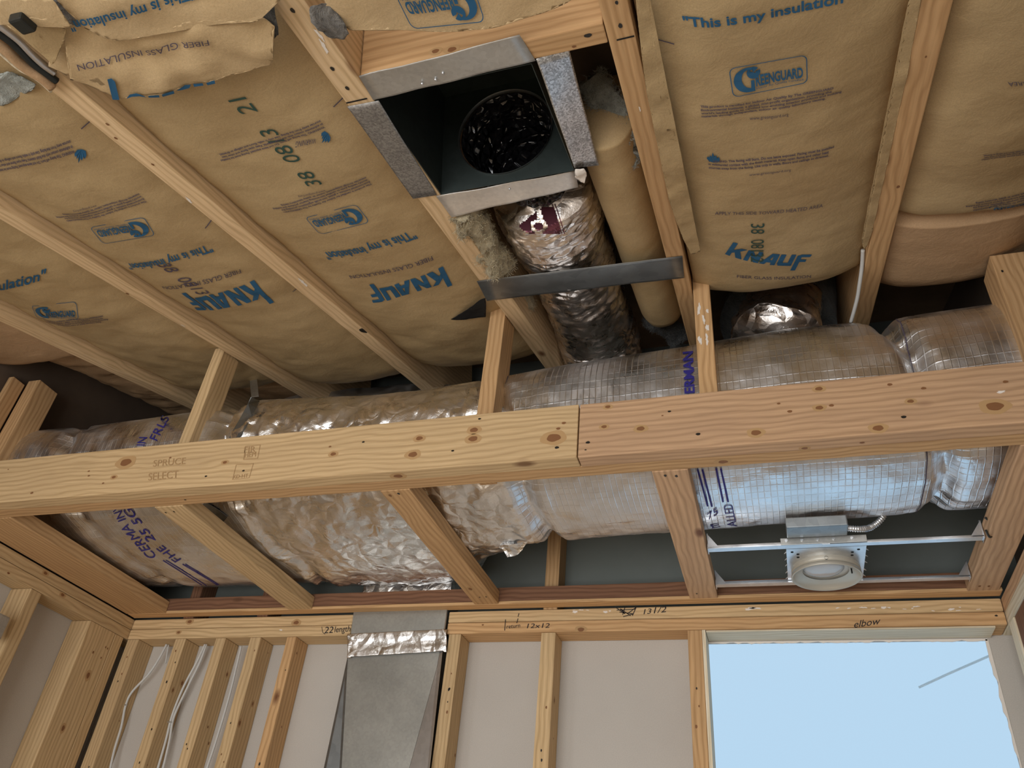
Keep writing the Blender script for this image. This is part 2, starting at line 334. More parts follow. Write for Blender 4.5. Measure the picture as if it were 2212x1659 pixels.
def greenguard():
    """box 3 x 1.35: frame, crescent G, globe, letters"""
    vs, fs = [], []
    def rr(x0, y0, x1, y1, r): return arc(x1-r, y1-r, r, 0, 90, 5)+arc(x0+r, y1-r, r, 90, 180, 5)+arc(x0+r, y0+r, r, 180, 270, 5)+arc(x1-r, y0+r, r, 270, 360, 5)
    o_, i_ = rr(0, 0, 3, 1.35, .26), rr(.035, .03, 2.965, 1.32, .235); strip_polys(o_+o_[:1], i_+i_[:1], vs, fs)
    strip_polys(arc(.72, .68, .60, 70, 275, 22, .55), arc(.80, .72, .36, 80, 262, 22, .42), vs, fs)
    b0 = len(vs); vs += [(.70, .13), (.93, .13), (.93, .62), (.80, .62), (.78, .32)]; fs.append(tuple(range(b0, b0+5)))
    # globe: a disc cut by two pale continents
    for a0, a1, r0, r1 in ((150, 330, 0, .27), (330, 380, .08, .27), (45, 110, .0, .27), (110, 150, .17, .27)):
        strip_polys(arc(.93, .95, r1, a0, a1, 10), arc(.93, .95, max(r0, .001), a0, a1, 10), vs, fs)
    t, tf, w = text_polys('REENGUARD', .03); b0 = len(vs); vs += [(.98+u*1.85, .32+v*.46) for u, v in t]; fs += [tuple(i+b0 for i in f) for f in tf]
    t, tf, w = text_polys('Indoor Air Quality Certified'); b0 = len(vs); vs += [(.98+u*1.85, .17+v*.10) for u, v in t]; fs += [tuple(i+b0 for i in f) for f in tf]
    return [(x/3, y/1.35) for x, y in vs], fs
def flame():
    out = [(.5, 0), (.15, .08), (0, .4), (.12, .62), (.2, .45), (.28, .8), (.38, .6), (.5, 1.1), (.6, .65), (.72, .85), (.8, .5), (.95, .66), (1, .35), (.85, .08)]
    return out, [tuple([0]+[i, i+1]) for i in range(1, 13)]
GG = greenguard(); KF = knauf(); FL = flame()
PARA = ['This product is certified for Indoor Air Quality by The GREENGUARD', 'Environmental Institute, a global, non-profit organization, providing the', "world's leading guide to certified low-emitting interior products and building", 'materials through independent, indoor air quality laboratory testing.']
WARN = ['WARNING: This facing will burn. Do not leave exposed. Facing must be installed', 'in substantial contact with the finish material. Keep open flame and other heat', 'sources away from the facing. Use only in walls, floors and ceilings as directed.']
TX = {}
def tx(s, bold=0., sh=0.):
    k = (s, bold, sh)
    if k not in TX: TX[k] = text_polys(s, bold, sh)
    return TX[k]

# ================================================================ THE SETTING
ZS = .995
def struct(o, label=None): return tag(o, label, None, None, 'structure')
XL, XR, YB, YF = -2.371, .633, 2.50, -1.75
struct(bx('floor', -2.6, .85, -1.9, 2.8, -H-.06, -H, 'floor_boards', bev=0))
# back drywall with the cut opening for window_1
wx0, wz1 = -.199, .9025
def wall_with_hole():
    bm = bmesh.new(); y0, y1 = 2.59, 2.603
    for (a, b_, c, d) in ((-2.6, wx0, -1.5, .99), (.59, .85, -1.5, .99), (wx0, .59, wz1, .99), (wx0, .59, -1.5, -.35)):
        mt = Matrix.Translation(((a+b_)/2, (y0+y1)/2, (c+d)/2+H)) @ Matrix.Diagonal((b_-a, y1-y0, d-c, 1)); bmesh.ops.create_cube(bm, size=1, matrix=mt)
    return bm
struct(obj('wall_back', wall_with_hole(), 'drywall_paper'))
struct(bx('wall_back_upper', -2.6, .85, 2.59, 2.603, .99, 2.17, 'drywall_shaded', bev=0))  # same drywall; the cavity's shade is painted in as dark grey-green
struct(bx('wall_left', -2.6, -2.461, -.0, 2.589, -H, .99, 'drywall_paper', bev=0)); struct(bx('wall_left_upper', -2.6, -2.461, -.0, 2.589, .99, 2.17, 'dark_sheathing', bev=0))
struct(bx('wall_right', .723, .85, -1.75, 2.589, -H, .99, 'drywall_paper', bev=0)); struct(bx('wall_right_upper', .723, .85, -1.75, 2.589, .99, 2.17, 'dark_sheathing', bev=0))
def rear():
    bm = bmesh.new()
    for (x0, x1, z0, z1) in ((-2.6, -2.2, -1.5, .6), (.4, .85, -1.5, .6), (-2.2, .4, .52, .6)):
        bmesh.ops.create_cube(bm, size=1, matrix=Matrix.Translation(((x0+x1)/2, -1.8, (z0+z1)/2+H)) @ Matrix.Diagonal((x1-x0, .1, z1-z0, 1)))
    for (y0, y1, z0, z1) in ((-1.75, -1.3, -1.5, 1.1), (-.2, 0, -1.5, 1.2), (-1.3, -.2, -1.5, -1.0), (-1.3, -.2, .3, .8)):
        bmesh.ops.create_cube(bm, size=1, matrix=Matrix.Translation((-2.53, (y0+y1)/2, (z0+z1)/2+H)) @ Matrix.Diagonal((.14, y1-y0, z1-z0, 1)))
    return bm
struct(obj('wall_rear', rear(), 'painted_wall'))
# sloping roof deck above the rafters
bm = bmesh.new(); bmesh.ops.create_cube(bm, size=1)
Mx = Matrix((Vector((1, 0, 0)), SD, N)).transposed().to_4x4(); Mx.translation = RP(-.87, .45, .287)
bmesh.ops.scale(bm, vec=(3.5, 4.9, .02), verts=bm.verts); struct(obj('ceiling', bm, 'roof_deck', mat=Mx))
# window_1: pane just behind the rough cut opening
win = struct(bx('window_1', wx0-.03, .62, 2.606, 2.610, -.4, .92, 'window_glass', bev=0))
# rough paper edge along the opening
def ragged(pts, w, dep, seed, y):
    bm = bmesh.new(); n = len(pts); rnd = random.Random(seed); top = []; bot = []
    for p, q in pts:
        top.append(p); bot.append(p+q*(w*(.3+rnd.random())))
    for i in range(n-1):
        a = [top[i], top[i+1], bot[i+1], bot[i]]; f1 = [bm.verts.new(v) for v in a]; f2 = [bm.verts.new(v+Vector((0, dep, 0))) for v in a]
        bm.faces.new(f1); bm.faces.new(f2[::-1]); bm.faces.new((f1[3], f1[2], f2[2], f2[3])); bm.faces.new((f1[0], f1[1], f2[1], f2[0]))
    return bm
pts = [(Vector((wx0+(.59-wx0)*i/60, 2.588, wz1+H+.002)), Vector((0, 0, -1))) for i in range(61)]
tag(obj('torn_drywall_edge', ragged(pts, .006, .004, 3, 0), 'plaster', parent=win))
pts = [(Vector((.592, 2.588, wz1+H-1.0*i/50)), Vector((-1, 0, 0))) for i in range(51)]
tag(obj('torn_drywall_edge', ragged(pts, .008, .004, 5, 0), 'plaster', parent=win))
# thin overhead line seen in the bright sky
tag(obj('overhead_cable', tube_bm([onY(1985, 1485, 4.5), onY(2050, 1455, 4.5), onY(2130, 1420, 4.5), onY(2300, 1350, 4.5)], .006, 8), 'cable_white'), 'thin pale cable crossing the bright sky outside the window opening', 'cable')

# ================================================================ TIMBER
# --- rafters
RX = [(-2.113, -2.065), (-1.618, -1.570), (-1.152, -1.100), (-.656, -.603), (-.162, -.117), (.324, .373)]
RL = ['pale sloping rafter nearest the left wall, under the dusky end bay', 'second sloping rafter from the left wall, a pale post standing against it',
      'long sloping pine rafter with a black hole-like knot near its far end', 'sloping rafter carrying the left flange of the metal register box',
      'chipped orange rafter right of the open register box bay', 'wide-looking sloping rafter between the two rightmost insulation bays']
RM = ['pine_pale', 'pine_pale', 'pine_pale', 'pine_pale', 'pine_orange', 'pine_orange']
def rknots(lst): return [(onR(x, y), -N, r, s) for x, y, r, s in lst]
RK = [[(150, 765, .005, 1)], [(250, 630, .005, 1), (275, 634, .004, 1), (395, 703, .004, 3)], [(232, 268, .003, 1), (250, 298, .003, 1), (408, 432, .006, 3), (655, 610, .010, 3), (785, 714, .013, 2), (330, 355, .003, 1)],
      [(632, 22, .004, 2), (718, 148, .004, 2), (750, 190, .004, 2), (690, 75, .006, 3), (700, 100, .007, 3)], [(1340, 55, .004, 2), (1332, 5, .003, 2), (1382, 235, .003, 3)], [(1940, 403, .004, 1), (2000, 122, .002, 1)]]
for i, (a, b_) in enumerate(RX):
    y0, y1 = -1.6, 2.56; c = (RP((a+b_)/2, y0, .1375)+RP((a+b_)/2, y1, .1375))/2; L = (y1-y0)/math.cos(TH)
    if i == 3:      # cut short in the header bay and continued after it
        board('rafter', c, SD, (1, 0, 0), L, b_-a, .275, RM[i], RL[i], 'rafter', 'sloping roof rafters', knots=rknots(RK[i]))
    else: board('rafter', c, SD, (1, 0, 0), L, b_-a, .275, RM[i], RL[i], 'rafter', 'sloping roof rafters', knots=rknots(RK[i]))
# saw-cut joints across two rafters, and header between them
def seam(parent, p0, p1, w=.0018):
    p0, p1 = Vector(p0), Vector(p1); d = (p1-p0); s = d.cross(N).normalized()*w
    bm = bmesh.new(); q = [p0-s, p1-s, p1+s, p0+s]; a = [bm.verts.new(v-N*.0008) for v in q]; bm.faces.new(a); return obj('saw_cut', bm, 'black_void', parent)
raf = [o for o in C.objects if o.name.startswith('rafter')]
seam(raf[3], onR(748, 222), onR(793, 212)); seam(raf[4], onR(1332, 86), onR(1370, 77))
board('header', (RP(-.602, .712, .10)+RP(-.163, .712, .10))/2, (1, 0, 0), SD, .438, .045, .2, 'pine_orange', 'orange header board across the bay behind the register box, under torn kraft paper', 'header board',
      knots=[(onR(1270, 76), -N, .005, 2), (onR(1240, 100), -N, .003, 1)]+[(onY(x, y, .672), (0, -1, 0), r, 1) for x, y, r in ((860, 135, .011), (935, 100, .005), (970, 95, .006))])

# --- the long beam (two lapped boards) and the ply behind it
yb0, yb1, yb2 = 1.58, 1.625, 1.672
def bk(lst): return [(onY(x, y, yb0), (0, -1, 0), r*.001, s) for x, y, r, s in lst]
def bkz(lst): return [(onZ(x, y, ZS+H), (0, 0, -1), r*.001, s) for x, y, r, s in lst]
K1 = bk([(246, 1031, 5, 1), (223, 1044, 3, 1), (272, 999, 14, 1), (316, 1064, 15, 1), (69, 1065, 4, 1), (77, 1078, 6, 1), (192, 1018, 3, 1), (192, 1028, 3, 1), (368, 989, 3, 1), (486, 999, 5, 1), (445, 1029, 3, 2), (526, 1017, 3, 2),
         (720, 981, 6, 1), (785, 955, 3, 2), (906, 947, 7, 1), (892, 982, 9, 1), (1024, 929, 8, 1), (1022, 948, 9, 1), (1196, 946, 13, 1), (1206, 926, 4, 1), (1218, 914, 4, 1), (1203, 967, 4, 2), (978, 974, 3, 2), (1036, 905, 3, 2), (713, 965, 3, 1), (18, 1014, 2, 1)])
K2 = bk([(1305, 922, 5, 1), (1384, 926, 7, 1), (1270, 956, 4, 2), (1265, 972, 2, 2), (1313, 879, 5, 1), (1508, 938, 4, 2), (1769, 840, 6, 1), (1770, 881, 6, 1), (1796, 876, 4, 1), (1706, 889, 4, 1), (1682, 872, 3, 1), (1922, 831, 4, 1), (1967, 867, 5, 1), (1952, 901, 4, 2), (1995, 839, 4, 1),
         (2149, 878, 12, 1), (2022, 929, 12, 1), (1897, 925, 8, 1), (1633, 935, 8, 1), (1668, 960, 7, 1), (2172, 825, 4, 1), (2162, 847, 5, 3), (1446, 889, 3, 2), (1431, 898, 2, 1)])
K1 += bkz([(860, 1028, 9, 1)]); K2 += bkz([(1738, 967, 5, 1), (1862, 955, 4, 1)])
beam_l = bx('beam_board', -2.44, -.3995, yb0, yb1, ZS, 1.147, 'pine', 'long pale knotty beam board with grade stamps, left of the butt joint', 'beam', 'front beam boards', knots=K1)
beam_r = bx('beam_board', -.3965, .715, yb0, yb1, ZS-.001, 1.146, 'pine_pink', 'browner knotty beam board running right of the butt joint to the right wall', 'beam', 'front beam boards', knots=K2)
bx('nailer_board', -2.44, .715, yb1+.001, yb2, ZS+.001, 1.10, 'pine_orange', 'orange-brown nailer board lapped behind the long front beam, joists butt into it', 'board',
   knots=bkz([(1562, 998, 8, 1), (400, 1080, 3, 2)]))
# --- soffit joists (laid flat)
def jk(lst): return [(onZ(x, y, ZS+H), (0, 0, -1), r*.001, s) for x, y, r, s in lst]
JX = [(-2.373, -2.192, 'pine_orange', 'flat soffit joist tight against the left wall', []),
      (-1.663, -1.567, 'pine', 'flat soffit joist under the duct, between the printed foil section and the crumpled section', jk([(358, 1107, 3, 2), (376, 1105, 3, 2)])),
      (-.949, -.865, 'pine_orange', 'flat orange soffit joist right of the wall duct, crossing the crumpled foil', jk([(843, 1070, 5, 1), (861, 1066, 4, 2), (1016, 1272, 7, 1), (1036, 1290, 3, 2), (1050, 1289, 3, 2)])),
      (-.237, -.152, 'pine_pink', 'broad pinkish soffit joist holding the left ends of the light hangers', jk([(1437, 1007, 4, 2), (1437, 1027, 4, 2), (1461, 1028, 4, 2), (1505, 1282, 3, 2)])),
      (.541, .622, 'pine_pink', 'pinkish soffit joist holding the right ends of the light hangers', jk([(2116, 1266, 4, 1), (2136, 1266, 4, 1)]))]
for a, b_, mt, lb, kk in JX: bx('ceiling_joist', a, b_, yb2+.001, 2.455, ZS, ZS+.045, mt, lb, 'joist', 'soffit joists', knots=kk)
bx('ledger_board', -2.371, .632, 2.456, 2.499, ZS+.011, ZS+.058, 'pine_dark', 'long reddish ledger board, its front shade painted in dark, on the back wall behind the soffit joist ends', 'ledger')  # shade on the ledger's front face painted in with darker wood
bx('ledger_underside', -2.371, .632, 2.456, 2.499, ZS, ZS+.0105, 'pine_orange', 'ledger board underside along the back wall, a thin strip painted lighter than the shaded front', 'strip')  # added strip, paints the ledger's underside lighter than its shaded front
bx('wall_trim_strip', XL-.04, -2.371, 1.68, 2.50, ZS+.0, ZS+.04, 'pine_orange', 'narrow strip beside the leftmost soffit joist on the left wall', 'board') if False else None
# --- doubled top plates on the back wall, interrupted by the sheet-metal wall duct
PZ = .990
def pk(lst, z=None): return [(onY(x, y, YB), (0, -1, 0), r*.001, s) for x, y, r, s in lst]
pl = {}
pl['ul'] = bx('top_plate', XL+.002, -1.420, YB, 2.589, PZ-.038, PZ, 'pine', 'short upper top plate with rounded edges, left of the wall duct', 'plate', 'back wall top plates', bev=.006, knots=pk([(410, 1343, 7, 1), (640, 1345, 8, 1)]))
pl['ll'] = bx('top_plate', XL+.002, -1.420, YB, 2.589, PZ-.077, PZ-.0395, 'pine', 'short lower top plate with plaster smears, left of the wall duct', 'plate', 'back wall top plates', bev=.004, knots=pk([(338, 1381, 7, 3), (350, 1384, 5, 3), (607, 1361, 4, 3), (386, 1366, 5, 1)]))
pl['ur'] = bx('top_plate', -1.056, XR-.002, YB, 2.589, PZ-.038, PZ, 'pine', 'long upper top plate marked 13 1/2, right of the wall duct', 'plate', 'back wall top plates', bev=.004,
   knots=pk([(random.uniform(1230, 1330), 1319+random.uniform(-4, 4), random.uniform(2, 6), 3) for i in range(9)]+[(1620, 1315, 8, 3), (1632, 1314, 7, 3)]+[(random.uniform(1800, 2130), 1316+random.uniform(-6, 6), random.uniform(2, 6), 3) for i in range(20)]))
pl['lr'] = bx('top_plate', -1.056, XR-.002, YB, 2.589, PZ-.077, PZ-.0395, 'pine_orange', 'long lower top plate with handwriting, over the studs and the window opening', 'plate', 'back wall top plates', bev=.004, knots=pk([(1255, 1360, 8, 1), (1740, 1359, 4, 2), (1043, 1350, 3, 1), (2152, 1330, 3, 2)]))
# --- back wall studs
SX = [(-2.366, -2.314, 'pine', 'first narrow stud of the back wall, beside the dark corner gap'), (-2.147, -2.102, 'pine', 'second back wall stud, between the two white cable drops'),
      (-1.969, -1.927, 'pine', 'third back wall stud from the left corner'), (-1.822, -1.778, 'pine', 'fourth back wall stud, right of the single straight white cable'),
      (-1.670, -1.632, 'pine_orange', 'fifth back wall stud, orange-streaked, left of the wall duct'), (-1.0465, -1.003, 'pine', 'back wall stud tight against the right side of the sheet-metal wall duct'),
      (-.723, -.675, 'pine', 'lone back wall stud between two bare drywall panels'), (-.2529, -.2095, 'pine_orange', 'back wall stud on the left side of the window opening')]
for i, (a, b_, mt, lb) in enumerate(SX):
    kk = [(Vector((random.uniform(a+.01, b_-.01), YB, H+random.uniform(.35, .88))), (0, -1, 0), random.uniform(.002, .004), random.choice((1, 2))) for _ in range(5)]
    kk += [(Vector((b_, random.uniform(2.51, 2.58), H+random.uniform(.35, .88))), (1, 0, 0), random.uniform(.002, .006), 1) for _ in range(4)]
    bx('wall_stud', a, b_, YB, 2.589, -H+.0, PZ-.078, mt, lb, 'stud', 'back wall studs', knots=kk)
    if i in (1, 3, 6):
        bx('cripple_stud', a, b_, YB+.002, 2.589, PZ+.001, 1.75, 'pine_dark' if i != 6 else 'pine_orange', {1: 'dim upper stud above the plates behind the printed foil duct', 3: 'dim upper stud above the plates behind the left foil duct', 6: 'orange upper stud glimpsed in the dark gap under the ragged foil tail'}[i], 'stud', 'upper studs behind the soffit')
tag(bx('lit_stud_side', -.2090, -.1985, YB-.001, 2.589, -.6, PZ-.078, 'pine_white', 'right side of the stud left of the window opening, window light painted white', 'lit_strip', bev=.001))  # added strip, window light on the stud's side painted white
bx('lit_plate_underside', -.197, .60, YB+.004, 2.587, PZ-.0835, PZ-.0785, 'pine_white', 'lower top plate underside over the window opening, window light painted whitish', 'lit_strip', bev=.001)  # added strip, window light under the lower plate painted whitish
# --- left wall framing
bx('top_plate', -2.460, XL, .3, 2.589, PZ-.038, PZ, 'pine', 'upper top plate running back along the left wall', 'plate', 'left wall top plates', knots=[(onX(98, 1238, XL), (1, 0, 0), .006, 1)])
bx('top_plate', -2.460, XL, .3, 2.589, PZ-.077, PZ-.0395, 'pine', 'lower top plate along the left wall, over the wide corner stud', 'plate', 'left wall top plates', knots=[(onX(18, 1238, XL), (1, 0, 0), .004, 1), (onX(135, 1285, XL), (1, 0, 0), .006, 1)])
def lk(lst): return [(onX(x, y, XL), (1, 0, 0), r*.001, 1) for x, y, r in lst]
bx('wall_stud', -2.460, XL, 2.299, 2.435, -H, PZ-.078, 'pine', 'wide flat stud of the left wall near the corner, with dark knots', 'stud', 'left wall studs', knots=lk([(190, 1459, 8), (136, 1573, 7), (201, 1409, 4), (228, 1398, 3), (232, 1401, 3), (218, 1421, 3)]))
bx('wall_stud', -2.460, XL, 2.437, 2.482, -H, PZ-.078, 'pine', 'narrow stud of the left wall next to the dark corner gap', 'stud', 'left wall studs')
bx('wall_stud', -2.460, XL, 2.003, 2.052, -H, PZ-.078, 'pine', 'knotty left wall stud at the frame edge with a small metal box on it', 'stud', 'left wall studs')
bx('wall_stud', -2.460, XL, 1.55, 1.60, -H, PZ-.078, 'pine', 'left wall stud nearest the camera', 'stud', 'left wall studs')
# --- right wall framing
bx('top_plate', XR, .722, .3, 2.589, PZ-.038, PZ, 'pine_pink', 'upper top plate running forward along the right wall', 'plate', 'right wall top plates')
bx('top_plate', XR, .722, .3, 2.589, PZ-.077, PZ-.0395, 'pine_white', 'lower top plate along the right wall, window light painted in as pale wood', 'plate', 'right wall top plates')  # whiter wood paints in the light from the window
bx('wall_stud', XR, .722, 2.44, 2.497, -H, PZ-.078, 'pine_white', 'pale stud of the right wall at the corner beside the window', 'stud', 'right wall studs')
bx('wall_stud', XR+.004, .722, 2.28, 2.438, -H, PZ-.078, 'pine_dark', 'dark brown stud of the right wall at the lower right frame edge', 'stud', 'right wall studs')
# --- posts standing behind the beam
bx('post', -1.667, -1.6275, 1.673, 1.755, 1.001, 1.585, 'pine', 'pale post rising from the beam beside the second rafter', 'post', 'posts above the beam', knots=[]) 
bx('post', -.706, -.6585, 1.673, 1.765, 1.046, 1.64, 'pine_orange', 'orange post under the left end of the grey metal strap', 'post', 'posts above the beam')
o = bx('post', -.1145, -.070, 1.673, 1.70, 1.045, 1.69, 'pine_orange', 'narrow orange post smeared with white plaster, under the right end of the strap', 'post', 'posts above the beam',
   knots=[(onY(x, y, 1.673), (0, -1, 0), r*.001, 3) for x, y, r in ((1510, 668, 9), (1498, 672, 5), (1528, 672, 5), (1520, 690, 7), (1528, 708, 7), (1512, 735, 8), (1527, 733, 8), (1502, 690, 4), (1505, 737, 6))])
bx('post', .612, .700, 1.673, 1.765, 1.001, 1.548, 'pine_orange', 'reddish post against the right wall with plaster on its edge', 'post', 'posts above the beam', knots=[(onY(2165, 586, 1.673), (0, -1, 0), .003, 2)])
bx('post', -2.43, -2.378, 1.673, 1.760, 1.001, 1.548, 'pine_orange', 'reddish brown post at the left end of the beam', 'post', 'posts above the beam', knots=[(onX(12, 872, -2.378), (1, 0, 0), .006, 3), (onX(22, 855, -2.378), (1, 0, 0), .004, 3)])
bx('post', -2.458, -2.435, 1.62, 1.672, 1.147, 1.53, 'pine_orange', 'brown wall board left of the left end post', 'post', 'posts above the beam')

# ================================================================ INSULATION BATTS
def mk_h(x0, x1, y1, hedge, hmid, R, seed, wr):
    def h(x, y):
        u = min(1, max(0, (x-x0)/(x1-x0))); v = hedge-(hedge-hmid)*(1-abs(2*u-1)**2.6)
        p = (x, y, 0)
        v += wr*(.006*N3(p, 5, seed)+.0035*N3(p, 13, seed+5)+.002*abs(N3((x*1, y*3, 0), 14, seed+9)))
        d = y-(y1-R)
        if d > 0:
            d = min(d, R*.985); v += R-math.sqrt(R*R-d*d); e = d/R
            v += wr*.011*e*N3((x*1.0, y*6, 0), 7, seed+3)
        return v
    return h
def batt(label, x0, x1, y0, y1, hedge=.03, hmid=.006, R=.12, mat='kraft', seed=1, wr=1.0, nx=44, ny=None, cat='insulation', top=.20):
    h = mk_h(x0, x1, y1, hedge, hmid, R, seed, wr); ny = ny or int((y1-y0)/.011)
    bm = grid_mesh(nx, ny, lambda u, v: RP(x0+(x1-x0)*u, y0+(y1-y0)*v, h(x0+(x1-x0)*u, y0+(y1-y0)*v)))
    # sides and back so the batt has its real thickness
    bm.verts.ensure_lookup_table(); idx = lambda i, j: bm.verts[i*(ny+1)+j]
    ring = [(i, 0) for i in range(nx)]+[(nx, j) for j in range(ny)]+[(i, ny) for i in range(nx, 0, -1)]+[(0, j) for j in range(ny, 0, -1)]
    low = [idx(*r) for r in ring]; topv = [bm.verts.new(RP(x0+(x1-x0)*i/nx, y0+(y1-y0)*j/ny, top)) for i, j in ring]
    n = len(ring)
    for k in range(n): bm.faces.new((low[k], low[(k+1) % n], topv[(k+1) % n], topv[k]))
    bm.faces.new(topv)
    o = obj('insulation_batt', bm, mat, smooth=True); tag(o, label, cat, 'kraft faced batts between the rafters')
    o['_'] = 0; del o['_']
    return o, h
def on_batt(h, off=.0022):
    return lambda p: RP(p[0], p[1], h(p[0], p[1])-off)
def pr(parent, h, geo, P0, P1, P2, mat, name='printed_text', hh=.006, off=.0022):
    """print geo=(verts, faces) with its bottom-left, bottom-right and top-left corners at three photo points, on the batt"""
    f = aff(onR(*P0, hh), onR(*P1, hh), onR(*P2, hh)); sf = on_batt(h, off)
    def fm(u, v):
        q = f(u, v); return sf((q.x, q.y))
    return put(name, geo[0], geo[1], fm, mat, parent)
def lines(parent, h, strs, P0, P1, P2, mat='ink_grey', hh=.006, fill=.62):
    """a paragraph; corners: bottom-left, bottom-right, top-left of the block"""
    vs, fs = [], []; n = len(strs); mw = max(tx(s)[2] for s in strs)
    for i, s in enumerate(strs):
        t, tf, w = tx(s, .03); b0 = len(vs); vs += [(u*min(1, w/mw*1.0), (n-1-i+v*fill)/n) for u, v in t]; fs += [tuple(k+b0 for k in f) for f in tf]
    pr(parent, h, (vs, fs), P0, P1, P2, mat, 'printed_paragraph', hh)
def under(parent, h, s, P0, P1, P2, mat='ink_grey', bold=0., hh=.006): pr(parent, h, tx(s, bold)[:2], P0, P1, P2, mat, 'printed_text', hh)
def dash(parent, h, P0, P1, w=.0012, hh=.006, mat='ink_grey'):
    a, b_ = onR(*P0, hh), onR(*P1, hh); d = (b_-a).normalized().cross(N)*w; sf = on_batt(h)
    n = 8; vs = []; 
    for i in range(n+1):
        q = a.lerp(b_, i/n); vs += [q-d, q+d]
    put('printed_tick', [(v.x, v.y) for v in vs], [(2*i, 2*i+1, 2*i+3, 2*i+2) for i in range(n)], lambda u, v: sf((u, v)), mat, parent)

G = .004
# bay 0: against the left wall
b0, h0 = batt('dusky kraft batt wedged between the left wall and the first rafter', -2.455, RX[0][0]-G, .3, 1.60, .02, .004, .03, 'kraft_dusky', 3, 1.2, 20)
# bay 1
b1, h1 = batt('kraft faced batt in the second bay, its logo printed right way up', RX[0][1]+G, RX[1][0]-G, .3, 2.22, .04, .006, .30, 'kraft', 11, 1.5)
under(b1, h1, 'This is my insulation"', (-170, 668), (98, 607), (-174, 649), 'ink_blue', .02)
pr(b1, h1, GG, (78, 697), (172, 688), (68, 662), 'ink_blue', 'printed_logo')
lines(b1, h1, PARA, (98, 712), (236, 692), (92, 696))
# bay 2
b2, h2 = batt('kraft faced batt with upside down brand name, between second and third rafters', RX[1][1]+G, RX[2][0]-G, .2, 2.25, .034, .004, .26, 'kraft', 23, 1.1)
pr(b2, h2, KF, (549, 610), (391, 652), (584.6, 640), 'ink_blue', 'printed_brand_name')
under(b2, h2, 'FIBER GLASS INSULATION', (519, 585), (350, 622), (522, 594), 'ink_grey')
under(b2, h2, '"This is my insulation"', (453, 533), (270, 577), (462, 548), 'ink_blue', .02)
pr(b2, h2, GG, (313, 466), (194, 492), (338, 506), 'ink_blue', 'printed_logo')
lines(b2, h2, PARA, (300, 422), (115, 472), (320, 440))
under(b2, h2, 'www.greenguard.org', (210, 440), (160, 452), (212, 444))
lines(b2, h2, WARN, (152, 308), (-20, 352), (165, 338))
pr(b2, h2, FL, (164, 325), (190, 330), (158, 352), 'ink_blue', 'printed_flame')
under(b2, h2, '38  0813', (338, 570), (430, 636), (366, 565), 'ink_grey')
dash(b2, h2, (175, 289), (197, 276)); dash(b2, h2, (443, 502), (461, 486)); dash(b2, h2, (632, 642), (645, 636))
# bay 3
b3, h3 = batt('large kraft faced batt with inked date numbers, left of the register box', RX[2][1]+G, RX[3][0]-G, .2, 2.22, .036, .004, .26, 'kraft', 37, 1.1)
pr(b3, h3, KF, (957, 583), (788, 632), (976.7, 608.5), 'ink_blue', 'printed_brand_name')
under(b3, h3, 'FIBER GLASS INSULATION', (933, 559), (754, 598), (937, 567), 'ink_grey')
under(b3, h3, '"This is my insulation"', (890, 505), (695, 548), (903, 521), 'ink_blue', .02)
pr(b3, h3, GG, (770, 439.5), (659, 467), (800, 477), 'ink_blue', 'printed_logo')
lines(b3, h3, PARA, (790, 388), (585, 448), (806, 407))
under(b3, h3, 'www.greenguard.org', (703, 408), (645, 422), (705, 412))
lines(b3, h3, WARN, (692, 266), (466, 338), (705, 284))
pr(b3, h3, FL, (700, 284), (718, 302), (688, 302), 'ink_blue', 'printed_flame')
under(b3, h3, 'WARNING', (684, 301), (640, 309), (682, 312), 'ink_grey')
under(b3, h3, '38  0813   21', (698, 396), (531, 209), (665, 400), 'ink_green')
dash(b3, h3, (720, 247), (748, 230))
# torn opening at the far end of bay 3 shows dark filling
# bay 4 (register box bay): a narrow batt on its right side
b4, h4 = batt('narrow plain kraft batt squeezed right of the round foil duct', -.292, RX[4][0]-G, 1.03, 2.0, .075, .022, .08, 'kraft', 51, 1.0, 24)
# bay 5
b5, h5 = batt('big kraft faced batt printed right way up, in the bay right of the chipped rafter', RX[4][1]+G+.002, RX[5][0]-G, .3, 1.86, .03, -.008, .2, 'kraft', 61, 1.1)
under(b5, h5, '"This is my insulation"', (1478, 66), (1838, 5), (1474, 46), 'ink_blue', .025, -.008)
pr(b5, h5, GG, (1583, 207), (1745, 178), (1574, 148), 'ink_blue', 'printed_logo', -.008)
lines(b5, h5, PARA, (1516, 258), (1818, 208), (1513, 232), 'ink_grey', -.008)
under(b5, h5, 'www.greenguard.org', (1620, 258), (1703, 246), (1619, 251), 'ink_grey', 0, -.008)
lines(b5, h5, WARN, (1532, 373), (1800, 336), (1530, 352), 'ink_grey', -.008)
pr(b5, h5, FL, (1528, 359), (1556, 357), (1526, 338), 'ink_blue', 'printed_flame', -.008)
under(b5, h5, 'www.greenguard.org', (1618, 377), (1708, 366), (1618, 372), 'ink_grey', 0, -.008)
under(b5, h5, 'APPLY THIS SIDE TOWARD HEATED AREA', (1545, 470), (1778, 452), (1545, 463), 'ink_grey', 0, -.008)
under(b5, h5, '38  08132', (1622, 483), (1622, 566), (1652, 482), 'ink_green', 0, -.008)
t5 = BVHTree.FromPolygons([v.co for v in b5.data.vertices], [tuple(p.vertices) for p in b5.data.polygons])
def hit5(u, v):
    x = 1566+176*u+7*v; y = 549+27*(1-(1-min(1, u/.8))**2)-2*u-(19+5*min(1, u*2.5))*v; d = ray(x, y).normalized(); r = t5.ray_cast(O, d)
    return (r[0] if r[0] is not None else O+d*2.2)-d*.003
put('printed_brand_name', KF[0], KF[1], hit5, 'ink_blue', b5)
t_ = tx('FIBER GLASS INSULATION')
